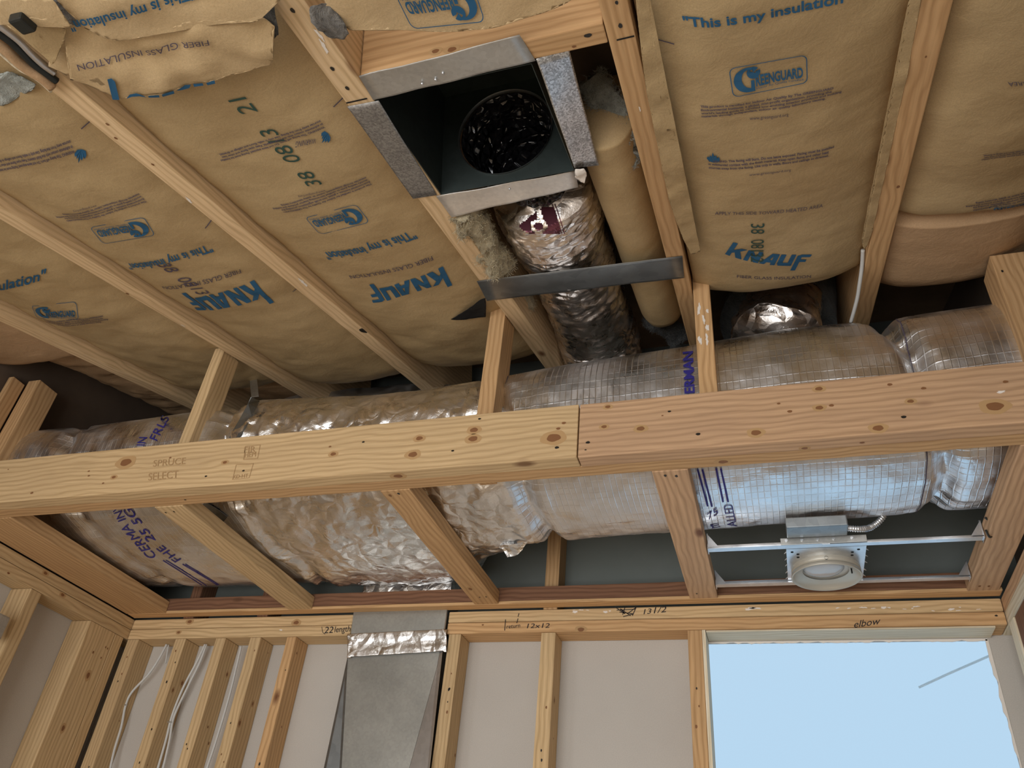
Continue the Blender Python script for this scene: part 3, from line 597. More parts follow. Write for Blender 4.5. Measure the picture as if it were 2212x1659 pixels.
put('printed_text', t_[0], t_[1], lambda u, v: (lambda d: (lambda r: (r[0] if r[0] is not None else O+d*2.2)-d*.003)(t5.ray_cast(O, d)))(ray(1592+160*u, 600+4*math.sin(u*3.14)-6*v).normalized()), 'ink_grey', b5)
dash(b5, h5, (1413, 99), (1457, 104), hh=-.0)
# bay 6
b6, h6 = batt('kraft faced batt in the rightmost bay with faint upside down lines', RX[5][1]+G, .716, .3, 1.497, .03, -.012, .06, 'kraft', 71, 1.3)
under(b6, h6, 'HEATED AREA', (2290, 160), (2178, 176), (2291, 168), 'ink_grey', 0, -.01)
lines(b6, h6, WARN, (2300, 308), (2118, 332), (2302, 322), 'ink_grey', -.01); lines(b6, h6, PARA, (2290, 405), (2085, 438), (2292, 425), 'ink_grey', -.01)
pr(b6, h6, GG, (2270, 430), (2135, 443), (2280, 455), 'ink_blue', 'printed_logo', -.01)
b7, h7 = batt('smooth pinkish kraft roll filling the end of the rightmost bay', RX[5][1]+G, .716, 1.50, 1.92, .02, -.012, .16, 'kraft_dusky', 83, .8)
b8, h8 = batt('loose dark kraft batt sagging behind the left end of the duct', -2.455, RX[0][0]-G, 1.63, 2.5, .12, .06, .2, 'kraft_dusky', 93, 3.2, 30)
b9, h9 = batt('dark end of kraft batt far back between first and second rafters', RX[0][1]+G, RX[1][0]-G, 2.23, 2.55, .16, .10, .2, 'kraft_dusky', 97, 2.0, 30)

# ---- torn, hanging kraft paper
def inside(px, py, poly):
    c = False; j = len(poly)-1
    for i in range(len(poly)):
        if (poly[i][1] > py) != (poly[j][1] > py) and px < (poly[j][0]-poly[i][0])*(py-poly[i][1])/(poly[j][1]-poly[i][1])+poly[i][0]: c = not c
        j = i
    return c
def sheet(name, pix, hf, mat, label=None, cat=None, group=None, parent=None, step=.004, thick=.0008, jag=.004, seed=1):
    poly = [(p.x, p.y) for p in (onR(x, y, hf(0, 0, True)) for x, y in pix)]
    # densify outline with a torn wobble
    rnd = random.Random(seed); dense = []
    for i in range(len(poly)):
        a, b_ = Vector(poly[i]), Vector(poly[(i+1) % len(poly)]); L = (b_-a).length; n = max(1, int(L/.006)); pn = Vector((-(b_-a).y, (b_-a).x))/max(L, 1e-6)
        for k in range(n):
            q = a.lerp(b_, k/n)+pn*(rnd.random()-.5)*jag; dense.append((q.x, q.y))
    bm = bmesh.new(); vs = [bm.verts.new((x, y, 0)) for x, y in dense]
    try: f = bm.faces.new(vs)
    except ValueError: return None
    bmesh.ops.triangulate(bm, faces=[f], ngon_method='EAR_CLIP')
    for ax in (0, 1):
        lo = min(v.co[ax] for v in bm.verts); hi = max(v.co[ax] for v in bm.verts); k = lo+step*2
        while k < hi:
            nn = Vector((0, 0, 0)); nn[ax] = 1; co = Vector((0, 0, 0)); co[ax] = k
            bmesh.ops.bisect_plane(bm, geom=list(bm.verts)+list(bm.edges)+list(bm.faces), plane_co=co, plane_no=nn); k += step*2.2
    for v in bm.verts: v.co = RP(v.co.x, v.co.y, hf(v.co.x, v.co.y, False))
    bmesh.ops.recalc_face_normals(bm, faces=bm.faces)
    o = obj(name, bm, mat, parent, smooth=True); sm = o.modifiers.new('s', 'SOLIDIFY'); sm.thickness = thick; sm.offset = 0
    return tag(o, label, cat, group)
def wav(base, amp, sc, seed, tilt=0, y0=0):
    def f(x, y, c):
        if c: return base
        return base+amp*N3((x, y, 0), sc, seed)+amp*.35*N3((x, y, 0), sc*3, seed+4)+tilt*(y-y0)
    return f
hA = wav(-.022, .021, 7, 4)
pA = sheet('torn_kraft_paper', [(134, 50), (170, 55), (250, 76), (330, 62), (400, 36), (560, 30), (586, 46), (582, 76), (586, 118), (578, 134), (520, 152), (464, 162), (400, 178), (330, 193), (252, 208), (240, 180), (228, 157), (200, 152), (162, 164), (150, 160), (140, 110)], hA, 'kraft_pale', 'torn hanging kraft sheet with upside down words, over the top of the third bay', 'torn paper', 'torn hanging kraft paper')
def on_sheet(hf, P, base): q = onR(*P, base); return q
def prs(parent, hf, base, geo, P0, P1, P2, mat, name='printed_text'):
    f = aff(onR(*P0, base), onR(*P1, base), onR(*P2, base))
    put(name, geo[0], geo[1], lambda u, v: (lambda q: RP(q.x, q.y, hf(q.x, q.y, False)-.0035))(f(u, v)), mat, parent)
prs(pA, hA, -.022, tx('FIBER GLASS INSULATION')[:2], (446, 66), (160, 128), (449, 80), 'ink_grey')
for pol in ([(227, 159), (236, 156), (244, 163), (253, 206), (238, 207)], [(268, 203), (275, 194), (290, 190), (305, 194), (312, 198), (296, 197), (280, 199)], [(316, 192), (340, 188), (341, 195), (317, 198)], [(346, 186), (371, 181), (373, 188), (348, 193)], [(377, 183), (395, 175), (407, 176), (404, 183), (390, 184)], [(412, 174), (433, 169), (435, 176), (414, 181)], [(441, 167), (459, 160), (461, 168), (444, 174)]):
    q = [onR(x, y, -.022) for x, y in pol]
    put('printed_brand_fragment', [(p.x, p.y) for p in q], [tuple(range(len(q)))], lambda u, v: RP(u, v, hA(u, v, False)-.0040), 'ink_blue', pA)
hA2 = wav(-.034, .010, 6, 9)
pA2 = sheet('torn_kraft_paper', [(104, -20), (600, -20), (560, 20), (545, 34), (400, 38), (330, 64), (250, 78), (214, 68), (174, 50), (160, 34)], hA2, 'kraft_pale', 'upper fold of torn kraft paper printed with blue slogan, at the top left edge', 'torn paper', 'torn hanging kraft paper', seed=5)
prs(pA2, hA2, -.034, tx('"This is my insulation"', .02)[:2], (405, -32), (135, 33), (412, -8), 'ink_blue')
hA3 = wav(-.045, .008, 6, 12)
sheet('torn_kraft_paper', [(-20, -20), (100, -20), (112, 10), (134, 30), (134, 47), (85, 24), (52, 20), (-20, 38)], hA3, 'kraft_pale', 'pale kraft scrap in the very top left corner', 'torn paper', 'torn hanging kraft paper', seed=7)
hA4 = wav(-.030, .012, 9, 14)
sheet('torn_kraft_paper', [(-20, 34), (52, 20), (85, 25), (134, 47), (132, 62), (118, 100), (104, 134), (80, 110), (40, 72), (-20, 30)], hA4, 'kraft', 'brown kraft scrap behind the little black box at top left', 'torn paper', 'torn hanging kraft paper', seed=8)
hA5 = wav(-.012, .006, 14, 15)
sheet('torn_kraft_paper', [(128, 50), (144, 60), (152, 158), (138, 160), (122, 140), (100, 138), (118, 100)], hA5, 'kraft_pale', 'narrow creased kraft strip hanging by the broken end of the third rafter', 'torn paper', 'torn hanging kraft paper', seed=9)
hB = wav(-.02, .008, 6, 19)
pB = sheet('torn_kraft_paper', [(690, -20), (1245, -20), (1212, 4), (1180, 20), (1120, 36), (1070, 50), (1000, 59), (925, 63), (860, 58), (800, 56), (748, 57), (736, 40), (712, 18)], hB, 'kraft_pale', 'torn kraft flap with upside down logo hanging over the header board', 'torn paper', 'torn hanging kraft paper', seed=11, jag=.006)
prs(pB, hB, -.02, GG, (1018, -42), (850, -22), (1046, 38), 'ink_blue', 'printed_logo')
# grey shredded wrap by the cut rafter
for i, (pts_, lb) in enumerate((([(662, 8), (690, 0), (716, 22), (738, 42), (746, 66), (738, 84), (716, 82), (700, 74), (690, 60), (668, 40)], 'crumpled grey foil-backed scrap left of the torn logo flap'),
                 ([(105, -10), (160, -5), (176, 20), (174, 46), (150, 42), (134, 34), (118, 12)], 'grey crumpled scrap poking through the torn paper at top left'),
                 ([(525, -20), (585, -20), (592, 30), (600, 66), (588, 80), (560, 34), (530, 20)], 'dark shredded scrap at the right end of the torn sheet'))):
    sheet('shredded_wrap', pts_, wav(-.028 if i != 2 else -.012, .014, 22, 30+i), 'shredded' if i != 2 else 'fibreglass_dark', lb, 'torn wrap', 'shredded scraps', seed=20+i)
# dark splintered strips lying on the broken rafter end at top left
for i, (a, b_, r, mt, lb) in enumerate((((-30, 28), (118, 160), .006, 'foil_dull', 'upper grey strip running along the top left rafter'), ((-30, 48), (122, 178), .007, 'black_plastic', 'black strip running along the top left rafter'), ((-30, 78), (112, 188), .010, 'kraft_dusky', 'rolled brown paper edge along the top left rafter'), ((-30, 96), (110, 196), .003, 'pine_white', 'thin pale splinter under the top left rafter'))):
    p = [onR(a[0]+(b_[0]-a[0])*k/6, a[1]+(b_[1]-a[1])*k/6+3*math.sin(k*1.7+i), -.010) for k in range(7)]
    tag(obj('paper_strip', tube_bm(spline(p, 4), r, 8), mt, smooth=True), lb, 'strip', 'strips along the broken rafter')
bm = box_bm(.026, .030, .02, .004); Mb = Mx.copy(); Mb.translation = onR(50, 48, -.05)
tag(obj('cable_clip_box', bm, 'black_plastic', mat=Mb), 'small black plastic box on the scrap paper at top left', 'box')
sheet('exposed_fibreglass', [(-20, 168), (20, 160), (40, 168), (36, 190), (80, 188), (60, 205), (20, 222), (-20, 235)], wav(.012, .01, 20, 44), 'fibreglass_grey', 'grey fibreglass showing through the torn batt at the left edge', 'fibreglass', seed=31, thick=.004)
# loose kraft flange beside the chipped rafter, and along the next one
hf5 = wav(-.006, .005, 16, 50)
sheet('kraft_flange', [(1372, -20), (1402, -20), (1412, 100), (1425, 210), (1440, 290), (1462, 370), (1490, 450), (1513, 542), (1494, 550), (1470, 500), (1446, 430), (1425, 330), (1398, 200), (1385, 90)], hf5, 'kraft', 'long wrinkled stapling flange of kraft paper along the chipped rafter', 'paper flange', 'kraft stapling flanges', seed=41, jag=.003)
sheet('kraft_flange', [(1968, -20), (1990, -20), (1960, 150), (1920, 330), (1880, 510), (1868, 540), (1862, 520), (1895, 360), (1935, 170), (1955, 70)], wav(-.001, .004, 18, 52), 'kraft', 'crumpled stapling flange of kraft paper on the left edge of the rightmost rafter', 'paper flange', 'kraft stapling flanges', seed=43, jag=.004)
sheet('dark_tear', [(974, 691), (1000, 680), (1022, 662), (1034, 652), (1048, 644), (1049, 684), (1020, 688), (995, 691)], wav(-.0, .004, 18, 53), 'black_void', 'dark tear in the batt beside the orange post', 'tear', seed=44)

# ================================================================ FOIL TRUNK DUCT
KT = [(-2.7, .745), (-2.61, .756), (-2.488, .785), (-2.39, .795), (-2.2, .792), (-1.92, .795), (-1.59, .803), (-1.5, .809), (-1.24, .799), (-1.09, .791), (-.93, .791), (-.8, .797), (-.66, .804), (-.41, .814), (-.16, .821), (.128, .834), (.365, .829), (.43, .831), (.66, .837), (.8, .84)]
KB = [(-2.6, .450), (-2.02, .443), (-1.1, .443), (-.97, .452), (-.88, .480), (-.64, .496), (-.27, .497), (.37, .506), (.8, .510)]
def itp(T, x):
    if x <= T[0][0]: return T[0][1]
    for (a, b_), (c, d) in zip(T, T[1:]):
        if x <= c: return b_+(d-b_)*(x-a)/(c-a)
    return T[-1][1]
def se(ph, n=2.5): c, s = math.cos(ph), math.sin(ph); return math.copysign(abs(c)**(2/n), c), math.copysign(abs(s)**(2/n), s)
CSA = [se(k/90*math.tau) for k in range(90)]
YFR = 1.70; ZB = 1.048
def solve(X):
    kt, kb = itp(KT, X), itp(KB, X); yb, zt = 2.3, 1.6
    for _ in range(12):
        lo, hi = 1.2, 2.4
        for _ in range(18):
            zt = (lo+hi)/2; yc, a, zc, b_ = (YFR+yb)/2, (yb-YFR)/2, (ZB+zt)/2, (zt-ZB)/2
            if max((zc+b_*s)/(yc+a*c) for c, s in CSA) > kt: hi = zt
            else: lo = zt
        lo, hi = 1.75, 2.9
        for _ in range(18):
            yb = (lo+hi)/2; yc, a, zc, b_ = (YFR+yb)/2, (yb-YFR)/2, (ZB+zt)/2, (zt-ZB)/2
            if min((zc+b_*s)/(yc+a*c) for c, s in CSA) < kb: hi = yb
            else: lo = yb
    return yb, zt
SC = [(-2.75+i*.05, solve(-2.75+i*.05)) for i in range(72)]
CIN = [(-2.17, .03, .03), (-1.55, .04, .028), (-.655, .09, .024), (.392, .09, .026)]
def trunk(X, ph, disp=True, wrk=1.0):
    t = (X+2.75)/.05; i = max(0, min(70, int(t))); f = t-i
    yb = SC[i][1][0]*(1-f)+SC[i+1][1][0]*f; zt = SC[i][1][1]*(1-f)+SC[i+1][1][1]*f
    yc, a, zc, b_ = (YFR+yb)/2, (yb-YFR)/2, (ZB+zt)/2, (zt-ZB)/2
    c, s = se(ph); y, z = a*c, b_*s
    k = 1.0
    if disp:
        p = (X, y, z); xw = X+.05*s+.02*N3(p, 4, 3)
        d = 0
        for xc, dep, w in CIN:
            q = (xw-xc)/w; d -= dep*math.exp(-q*q)*.45; d -= .10*abs(math.sin(ph*11+xc*9+2*N3(p, 5, 6)))*math.exp(-abs(xw-xc)/.06)*.11
        if s > .1: wrk *= max(.14, 1-s*1.8)
        if wrk > .6: d += .006*wrk*abs(math.sin(X*17+ph*2.2+2*N3(p, 3, 2)))
        d += wrk*(.013*N3(p, 5, 1)+.008*(1-2*abs(N3(p, 11, 7)))+.0045*(1-2*abs(N3(p, 26, 9))))
        k = 1+d/.28-.02
    return Vector((X, yc+y*k, zc+z*k+H))
def wrk_at(X):
    # smoother printed sections, crumpled middle
    w = .30
    if -1.55 < X < -.66: w = 1.0
    if -.66 <= X < -.3: w = .55*(1-(X+.66)/.36)+.22
    if X >= -.3: w = .22
    return w
duct = empty('trunk_duct', (-.9, 2.0, ZB+H)); tag(duct, 'long fat foil wrapped duct lying on the soffit joists behind the beam', 'duct')
SEG = [(-2.455, -2.17, 'foil_scrim', 'end_sleeve'), (-2.17, -1.55, 'foil_scrim', 'foil_sleeve'), (-1.55, -.655, 'foil', 'foil_sleeve'), (-.655, .392, 'foil_scrim', 'foil_sleeve'), (.392, .71, 'foil_scrim', 'foil_sleeve')]
trees = []
for x0, x1, mt, nm in SEG:
    nx = int((x1-x0)/.0062); 
    bm = grid_mesh(200, nx, lambda u, v: trunk(x0+(x1-x0)*v, u*math.tau, True, wrk_at(x0+(x1-x0)*v)), close_u=True, uvf=lambda u, v: (x0+(x1-x0)*v, u*1.7))
    bmesh.ops.recalc_face_normals(bm, faces=bm.faces); trees.append(BVHTree.FromBMesh(bm)); obj(nm, bm, mt, duct, smooth=True)
def hit(px, py, off=.0025, dflt=None):
    d = ray(px, py).normalized(); best = None
    for t in trees:
        r = t.ray_cast(O, d)
        if r[0] is not None and (best is None or r[3] < best[1]): best = (r[0], r[3])
    if best is None: return O+d*2.6
    return best[0]-d*off
def prd(geo, P0, P1, P2, mat, name='printed_text'):
    vs = []
    for u, v in geo[0]:
        vs.append((P0[0]+(P1[0]-P0[0])*u+(P2[0]-P0[0])*v, P0[1]+(P1[1]-P0[1])*u+(P2[1]-P0[1])*v))
    return put(name, vs, geo[1], lambda a, b_: hit(a, b_, .004), mat, duct)
prd(tx('CERMA')[:2], (340, 1203), (276, 1132), (320, 1208), 'ink_violet'); prd(tx('INV')[:2], (272, 1122), (255, 1088), (255, 1128), 'ink_violet')
prd(tx('FHE')[:2], (392, 1208), (350, 1178), (378, 1216), 'ink_violet'); prd(tx('25 5G')[:2], (337, 1168), (283, 1098), (318, 1172), 'ink_violet')
def stripe(P0, P1, w):
    d = Vector((P1[0]-P0[0], P1[1]-P0[1])); L = d.length; n = Vector((-d.y, d.x))/L*w; k = 14; vs = []
    for i in range(k+1):
        q = Vector(P0)+d*i/k; vs += [(q.x-n.x, q.y-n.y), (q.x+n.x, q.y+n.y)]
    put('printed_stripe', vs, [(2*i, 2*i+1, 2*i+3, 2*i+2) for i in range(k)], lambda a, b_: hit(a, b_, .004), 'ink_violet', duct)
for a, b_ in (((352, 1211), (436, 1264)), ((358, 1210), (446, 1265)), ((394, 1219), (470, 1264)), ((400, 1219), (478, 1266))): stripe(a, b_, .9)
for a, b_ in (((1507, 1014), (1529, 1094)), ((1517, 1014), (1538, 1095)), ((1547, 1012), (1562, 1085)), ((1557, 1012), (1573, 1085))): stripe(a, b_, 2.0)
prd(tx('75', 0, .2)[:2], (1546, 1118), (1556, 1108), (1530, 1112), 'ink_violet') if False else prd(tx('75')[:2], (1530, 1124), (1552, 1110), (1527, 1110), 'ink_violet')
prd(tx('E')[:2], (1537, 1142), (1556, 1138), (1534, 1134), 'ink_violet'); prd(tx('ALLED')[:2], (1592, 1137), (1582, 1090), (1572, 1139), 'ink_violet')
prd(tx('FRLS')[:2], (338, 952), (366, 902), (322, 946), 'ink_violet'); prd(tx('IN')[:2], (312, 962), (318, 944), (294, 962), 'ink_violet')
prd(tx('ERMAN', .03)[:2], (1500, 848), (1496, 758), (1479, 850), 'ink_violet')
# dark tape lines in the cinched grooves
for xc, w, lo, hi in ((-.655, .0011, .55, 1.45), (.392, .0011, .6, 1.5)):
    bm = grid_mesh(120, 1, lambda u, v: trunk(xc+(v-.5)*w*2+.0, (.0+u)*math.tau, True, .2)+Vector((0, 0, 0)), close_u=True)
    for v in bm.verts:
        cc = Vector((v.co.x, 2.0, 1.33+H)); v.co += (v.co-cc).normalized()*.002
    obj('cinch_cord', bm, 'ink_grey', duct)
# ragged foil tail hanging under the duct
bm = bmesh.new(); rnd = random.Random(4)
tail = [(1060, 1176), (1095, 1172), (1142, 1172), (1128, 1186), (1110, 1198), (1096, 1203), (1088, 1188)]
base = [onY(x, y, 2.13) for x, y in tail]
cv = bm.verts.new(sum(base, Vector())/len(base)+Vector((0, -.02, .0))); bv = [bm.verts.new(p+Vector((0, rnd.uniform(-.012, .012), rnd.uniform(-.002, .002)))) for p in base]
for i in range(len(bv)): bm.faces.new((cv, bv[i], bv[(i+1) % len(bv)]))
bmesh.ops.subdivide_edges(bm, edges=list(bm.edges), cuts=3, use_grid_fill=True)
for v in bm.verts: v.co += Vector((0, .008*N3(v.co, 40, 2), 0))
o = obj('foil_tail', bm, 'foil', duct, smooth=False); sm = o.modifiers.new('s', 'SOLIDIFY'); sm.thickness = .0006

# second thin foil duct behind the trunk at left, and right riser elbow
def fuzz_tube(name, pts, rf, mat, parent=None, amp=.012, sc=9, seg=40, seed=1, sq=1.0):
    P = spline(pts, 10); bm = tube_bm(P, 1, seg, rad=rf)
    for v in bm.verts:
        v.co += Vector((N3(v.co, sc, seed), N3(v.co, sc, seed+9), N3(v.co, sc, seed+17)))*amp+Vector((1, 1, 1))*0
    for v in bm.verts:
        k = (1-2*abs(N3(v.co, sc*2.6, seed+2)))*amp*.35; v.co += Vector((k, k*.5, -k))
    if mat.startswith('fibreglass') and name == 'exposed_fibreglass':
        rnd = random.Random(seed); base = [v.co.copy() for v in bm.verts]
        for _ in range(5200):      # loose glass fibres standing off the wad
            p = rnd.choice(base)+Vector((rnd.uniform(-.004, .004), rnd.uniform(-.004, .004), rnd.uniform(-.004, .004)))
            d = Vector((rnd.gauss(0, 1), rnd.gauss(0, 1), rnd.gauss(0, .8)-.25)).normalized()*rnd.uniform(.005, .015); b_ = Vector((rnd.gauss(0, 1), rnd.gauss(0, 1), rnd.gauss(0, 1)))*.003
            w = d.cross(Vector((rnd.gauss(0, 1), rnd.gauss(0, 1), 1))).normalized()*.0005
            q = [bm.verts.new(c) for c in (p-w, p+w, p+d*.5+b_+w, p+d*.5+b_-w, p+d)]
            bm.faces.new(q[:4]); bm.faces.new((q[3], q[2], q[4]))
    return obj(name, bm, mat, parent, smooth=True)
tag(fuzz_tube('branch_duct', [(-2.1, 2.30, 1.62+H), (-1.8, 2.31, 1.72+H), (-1.3, 2.33, 1.75+H), (-.95, 2.33, 1.68+H)], lambda t: .10, 'foil_dull', amp=.01, seed=5), 'small bluish foil duct just showing behind the left part of the trunk', 'duct')
rt = onY(1680, 700, 1.95); rt2 = onY(1690, 660, 2.0)
tag(fuzz_tube('riser_duct', [onY(1672, 735, 1.98), onY(1678, 700, 2.0), onY(1686, 655, 2.05), onY(1700, 600, 2.16)], lambda t: .135-.03*t, 'foil_warm', amp=.02, seed=8, seg=60), 'crumpled foil elbow rising behind the trunk below the blue brand name', 'duct')
bm = tube_bm(spline([onY(1678, 700, 2.14), onY(1684, 668, 2.16), onY(1692, 620, 2.2), onY(1700, 560, 2.3)], 8), 1, 50, rad=lambda t: .185-.02*t)
for v in bm.verts: v.co += Vector((0, 0, 1))*.02*N3(v.co, 8, 3)
tag(obj('black_wrap', bm, 'fibreglass_dark', smooth=True), 'black insulation wrap around the foil elbow behind the trunk', 'wrap')

# ================================================================ ROUND BRANCH DUCT IN THE REGISTER BAY
fp = [onR(1180, 425, .135), onR(1192, 470, .13), onR(1225, 540, .128), onR(1255, 620, .12), onR(1280, 690, .11), onR(1293, 730, .09)]
fp = [fp[0]-SD*.06]+fp
end = fp[-1]; fp.append(end+Vector((0, .10, -.06))); 
def flexr(t): return .122+.006*math.sin(t*9)
fl = empty('round_foil_duct', fp[0]); tag(fl, 'shiny round foil duct running from the register box down to the trunk', 'duct')
P = spline(fp, 34); bm = tube_bm(P, 1, 130, rad=flexr)
fc = [sum((P[i] for i in range(len(P))), Vector())/len(P)]
import bisect
for v in bm.verts:
    i = min(range(0, len(P), 4), key=lambda k: (P[k]-v.co).length_squared); ax = P[i]; d = (v.co-ax).normalized(); t = (P[min(i+1, len(P)-1)]-P[max(i-1, 0)]).normalized(); s_ = v.co.dot(SD)
    p = (v.co.x, v.co.dot(SD)*2.2, v.co.dot(N)); k = .010*N3(p, 6, 2)+.007*(1-2*abs(N3(p, 15, 4)))+.004*(1-2*abs(N3(p, 34, 8)))
    v.co += d*k
obj('foil_jacket', bm, 'foil_warm', fl, smooth=True)
ftree = BVHTree.FromPolygons(*(lambda me: ([v.co for v in me.vertices], [tuple(p.vertices) for p in me.polygons]))(fl.children[0].data))
def hitf(px, py):
    d = ray(px, py).normalized(); r = ftree.ray_cast(O, d); return (r[0] if r[0] is not None else O+d*1.95)-d*.004
def prf(vs, fs, name='printed_logo', mat='ink_maroon'): return put(name, vs, fs, hitf, mat, fl)
def ring_px(cx, cy, r0, r1, a0, a1, sy=.8):
    vs, fs = [], []; strip_polys(arc(cx, cy, r1, a0, a1, 18, r1*sy), arc(cx, cy, r0, a0, a1, 18, r0*sy), vs, fs); return vs, fs
# maroon panel with a pale looped letter: panel pieces around the loop
def panel():
    vs, fs = [], []
    n = 26; xs = [1122+88*i/n for i in range(n+1)]; ys = [447+62*j/18 for j in range(19)]
    for i in range(n):
        for j in range(18):
            cx, cy = (xs[i]+xs[i+1])/2, (ys[j]+ys[j+1])/2
            left = 1122+max(0, (cy-492))*1.6+max(0, 486-cy)*1.25
            rgt = 1196+(cy-447)*.30
            if cx < left or cx > rgt or cy > 505-(1196-cx)*.02: continue
            dx, dy = cx-1163, (cy-489)*1.15; rr = math.hypot(dx, dy)
            if 10 < rr < 19: continue
            if 1158 < cx < 1182 and 450 < cy < 478 and abs((cx-1160)-(cy-448)*.3) < 6: continue
            b0 = len(vs); vs += [(xs[i], ys[j]), (xs[i+1], ys[j]), (xs[i+1], ys[j+1]), (xs[i], ys[j+1])]; fs.append((b0, b0+1, b0+2, b0+3))
    return vs, fs
prf(*panel())
for x0 in (1200, 1206):
    vs = []; 
    for k in range(9): vs += [(x0-8+k*2.6, 440+k*8.2), (x0-6+k*2.6, 440+k*8.2)]
    prf(vs, [(2*i, 2*i+1, 2*i+3, 2*i+2) for i in range(8)], 'printed_stripe')
# yellow fibreglass beside it
tag(fuzz_tube('exposed_fibreglass', [onR(990, 440, .03), onR(1022, 492, .03), onR(1056, 545, .03), (onR(1076, 574, .035))], lambda t: .036-.006*t, 'fibreglass_yellow', amp=.022, sc=16, seed=3, seg=60), 'fluffy yellow fibreglass exposed left of the round foil duct', 'fibreglass')
tag(fuzz_tube('exposed_fibreglass', [onR(1105, 625, .08), onR(1130, 680, .08), onR(1160, 730, .08)], lambda t: .036, 'fibreglass_yellow', amp=.02, sc=16, seed=13, seg=50), 'duller tuft of fibreglass below the grey strap', 'fibreglass')
tag(fuzz_tube('exposed_fibreglass', [onR(1275, 180, .16), onR(1300, 230, .13), onR(1325, 290, .10), onR(1335, 318, .07)], lambda t: .030+.022*t, 'fibreglass_grey', amp=.03, sc=12, seed=23, seg=60), 'grey fibreglass wad between the bright spangled flange and the chipped rafter', 'fibreglass')
tag(fuzz_tube('exposed_fibreglass', [onR(1410, 690, .10), onR(1445, 715, .09), onR(1468, 735, .06)], lambda t: .030, 'fibreglass_dark', amp=.02, sc=14, seed=33, seg=50), 'dark wad of insulation below the narrow batt by the trunk', 'fibreglass')

# ================================================================ REGISTER BOX
rb = empty('register_box', RP(-.455, .9, 0)); tag(rb, 'open sheet metal register box with a round duct hole and four flanges', 'register box')
bx0, bx1, by0, by1, bd = -.6005, -.300, .742, 1.056, .262
def quad(bm, a, b_, c, d, mi=0, n=1):
    vs = [bm.verts.new(p) for p in (a, b_, c, d)]; f = bm.faces.new(vs); f.material_index = mi; return f
def plate(name, P, th, mat, parent, sub=0, amp=0, seed=1, nrm=None):
    """thin bent sheet from four corner points"""
    P = [Vector(p) for p in P]; n = 14 if amp else 1
    def f(u, v):
        q = (P[0]*(1-u)+P[1]*u)*(1-v)+(P[3]*(1-u)+P[2]*u)*v
        if amp: q = q+(nrm or N)*amp*N3(q, 14, seed)
        return q
    bm = grid_mesh(n, n, f); o = obj(name, bm, mat, parent, smooth=bool(amp)); s_ = o.modifiers.new('s', 'SOLIDIFY'); s_.thickness = th; s_.offset = 0; return o
def RB(x, y, h): return Vector((x, y, zR(y)))+N*h
plate('side_panel', [RB(bx0, by0, 0), RB(bx0, by1, 0), RB(bx0, by1, bd), RB(bx0, by0, bd)], .0012, 'box_inside', rb)
plate('side_panel', [RB(bx1, by0, 0), RB(bx1, by1, 0), RB(bx1, by1, bd), RB(bx1, by0, bd)], .0012, 'box_inside', rb)
plate('near_panel', [RB(bx0, by0, 0), RB(bx1, by0, 0), RB(bx1, by0, bd), RB(bx0, by0, bd)], .0012, 'box_inside', rb)
plate('top_panel', [RB(bx0, by0, bd), RB(bx1, by0, bd), RB(bx1, by1, bd), RB(bx0, by1, bd)], .0012, 'box_inside', rb)
# far panel with its round hole
hx, hh_, hr = -.452, .130, .107
bm = bmesh.new(); K = 64; circ = []; sq = []
for k in range(K):
    t = k/K*math.tau; c, s = math.cos(t), math.sin(t); circ.append(bm.verts.new(RB(hx+hr*c, by1, hh_+hr*s)))
    tx_ = ((bx1-hx)/c if c > 0 else (bx0-hx)/c) if abs(c) > 1e-6 else 9; ty_ = ((bd-hh_)/s if s > 0 else (0-hh_)/s) if abs(s) > 1e-6 else 9
    r_ = min(tx_, ty_); sq.append(bm.verts.new(RB(hx+r_*c, by1, hh_+r_*s)))
for k in range(K): bm.faces.new((circ[k], circ[(k+1) % K], sq[(k+1) % K], sq[k]))
for (cx, cy) in ((bx1, bd), (bx0, bd), (bx0, 0), (bx1, 0)):
    cv = bm.verts.new(RB(cx, by1, cy)); a = sorted(range(K), key=lambda k: (sq[k].co-cv.co).length)[:2]
    try: bm.faces.new((cv, sq[a[0]], sq[a[1]]))
    except ValueError: pass
o = obj('far_panel', bm, 'box_inside', rb); s_ = o.modifiers.new('s', 'SOLIDIFY'); s_.thickness = .0012
# collar rim and black liner going off inside the hole
bm = grid_mesh(64, 2, lambda u, v: RB(hx+(hr+.002-.003*math.sin(v*3.14))*math.cos(u*math.tau), by1, hh_+(hr+.002-.003*math.sin(v*3.14))*math.sin(u*math.tau))+SD*(.004-.012*v), close_u=True)
obj('collar', bm, 'galvanised_dark', rb, smooth=True)
def liner(u, v):
    a = u*math.tau; r = (hr-.003)*(1-.05*v); q = RB(hx+r*math.cos(a)+.03*v*v, by1, hh_+r*math.sin(a))+SD*(.17*v)
    k = .010*(1-2*abs(N3(q, 22, 3)))+.006*math.sin(v*34)*.5
    return q+(RB(hx, by1, hh_)+SD*.17*v-q).normalized()*k*min(1, v*5)
bm = grid_mesh(90, 50, liner, close_u=True); cap = bm.verts.new(RB(hx+.04, by1, hh_-.03)+SD*.20)
bm.verts.ensure_lookup_table()
for k in range(90): bm.faces.new((bm.verts[k*51+50], bm.verts[((k+1) % 90)*51+50], cap))
obj('duct_liner', bm, 'duct_liner', rb, smooth=True)
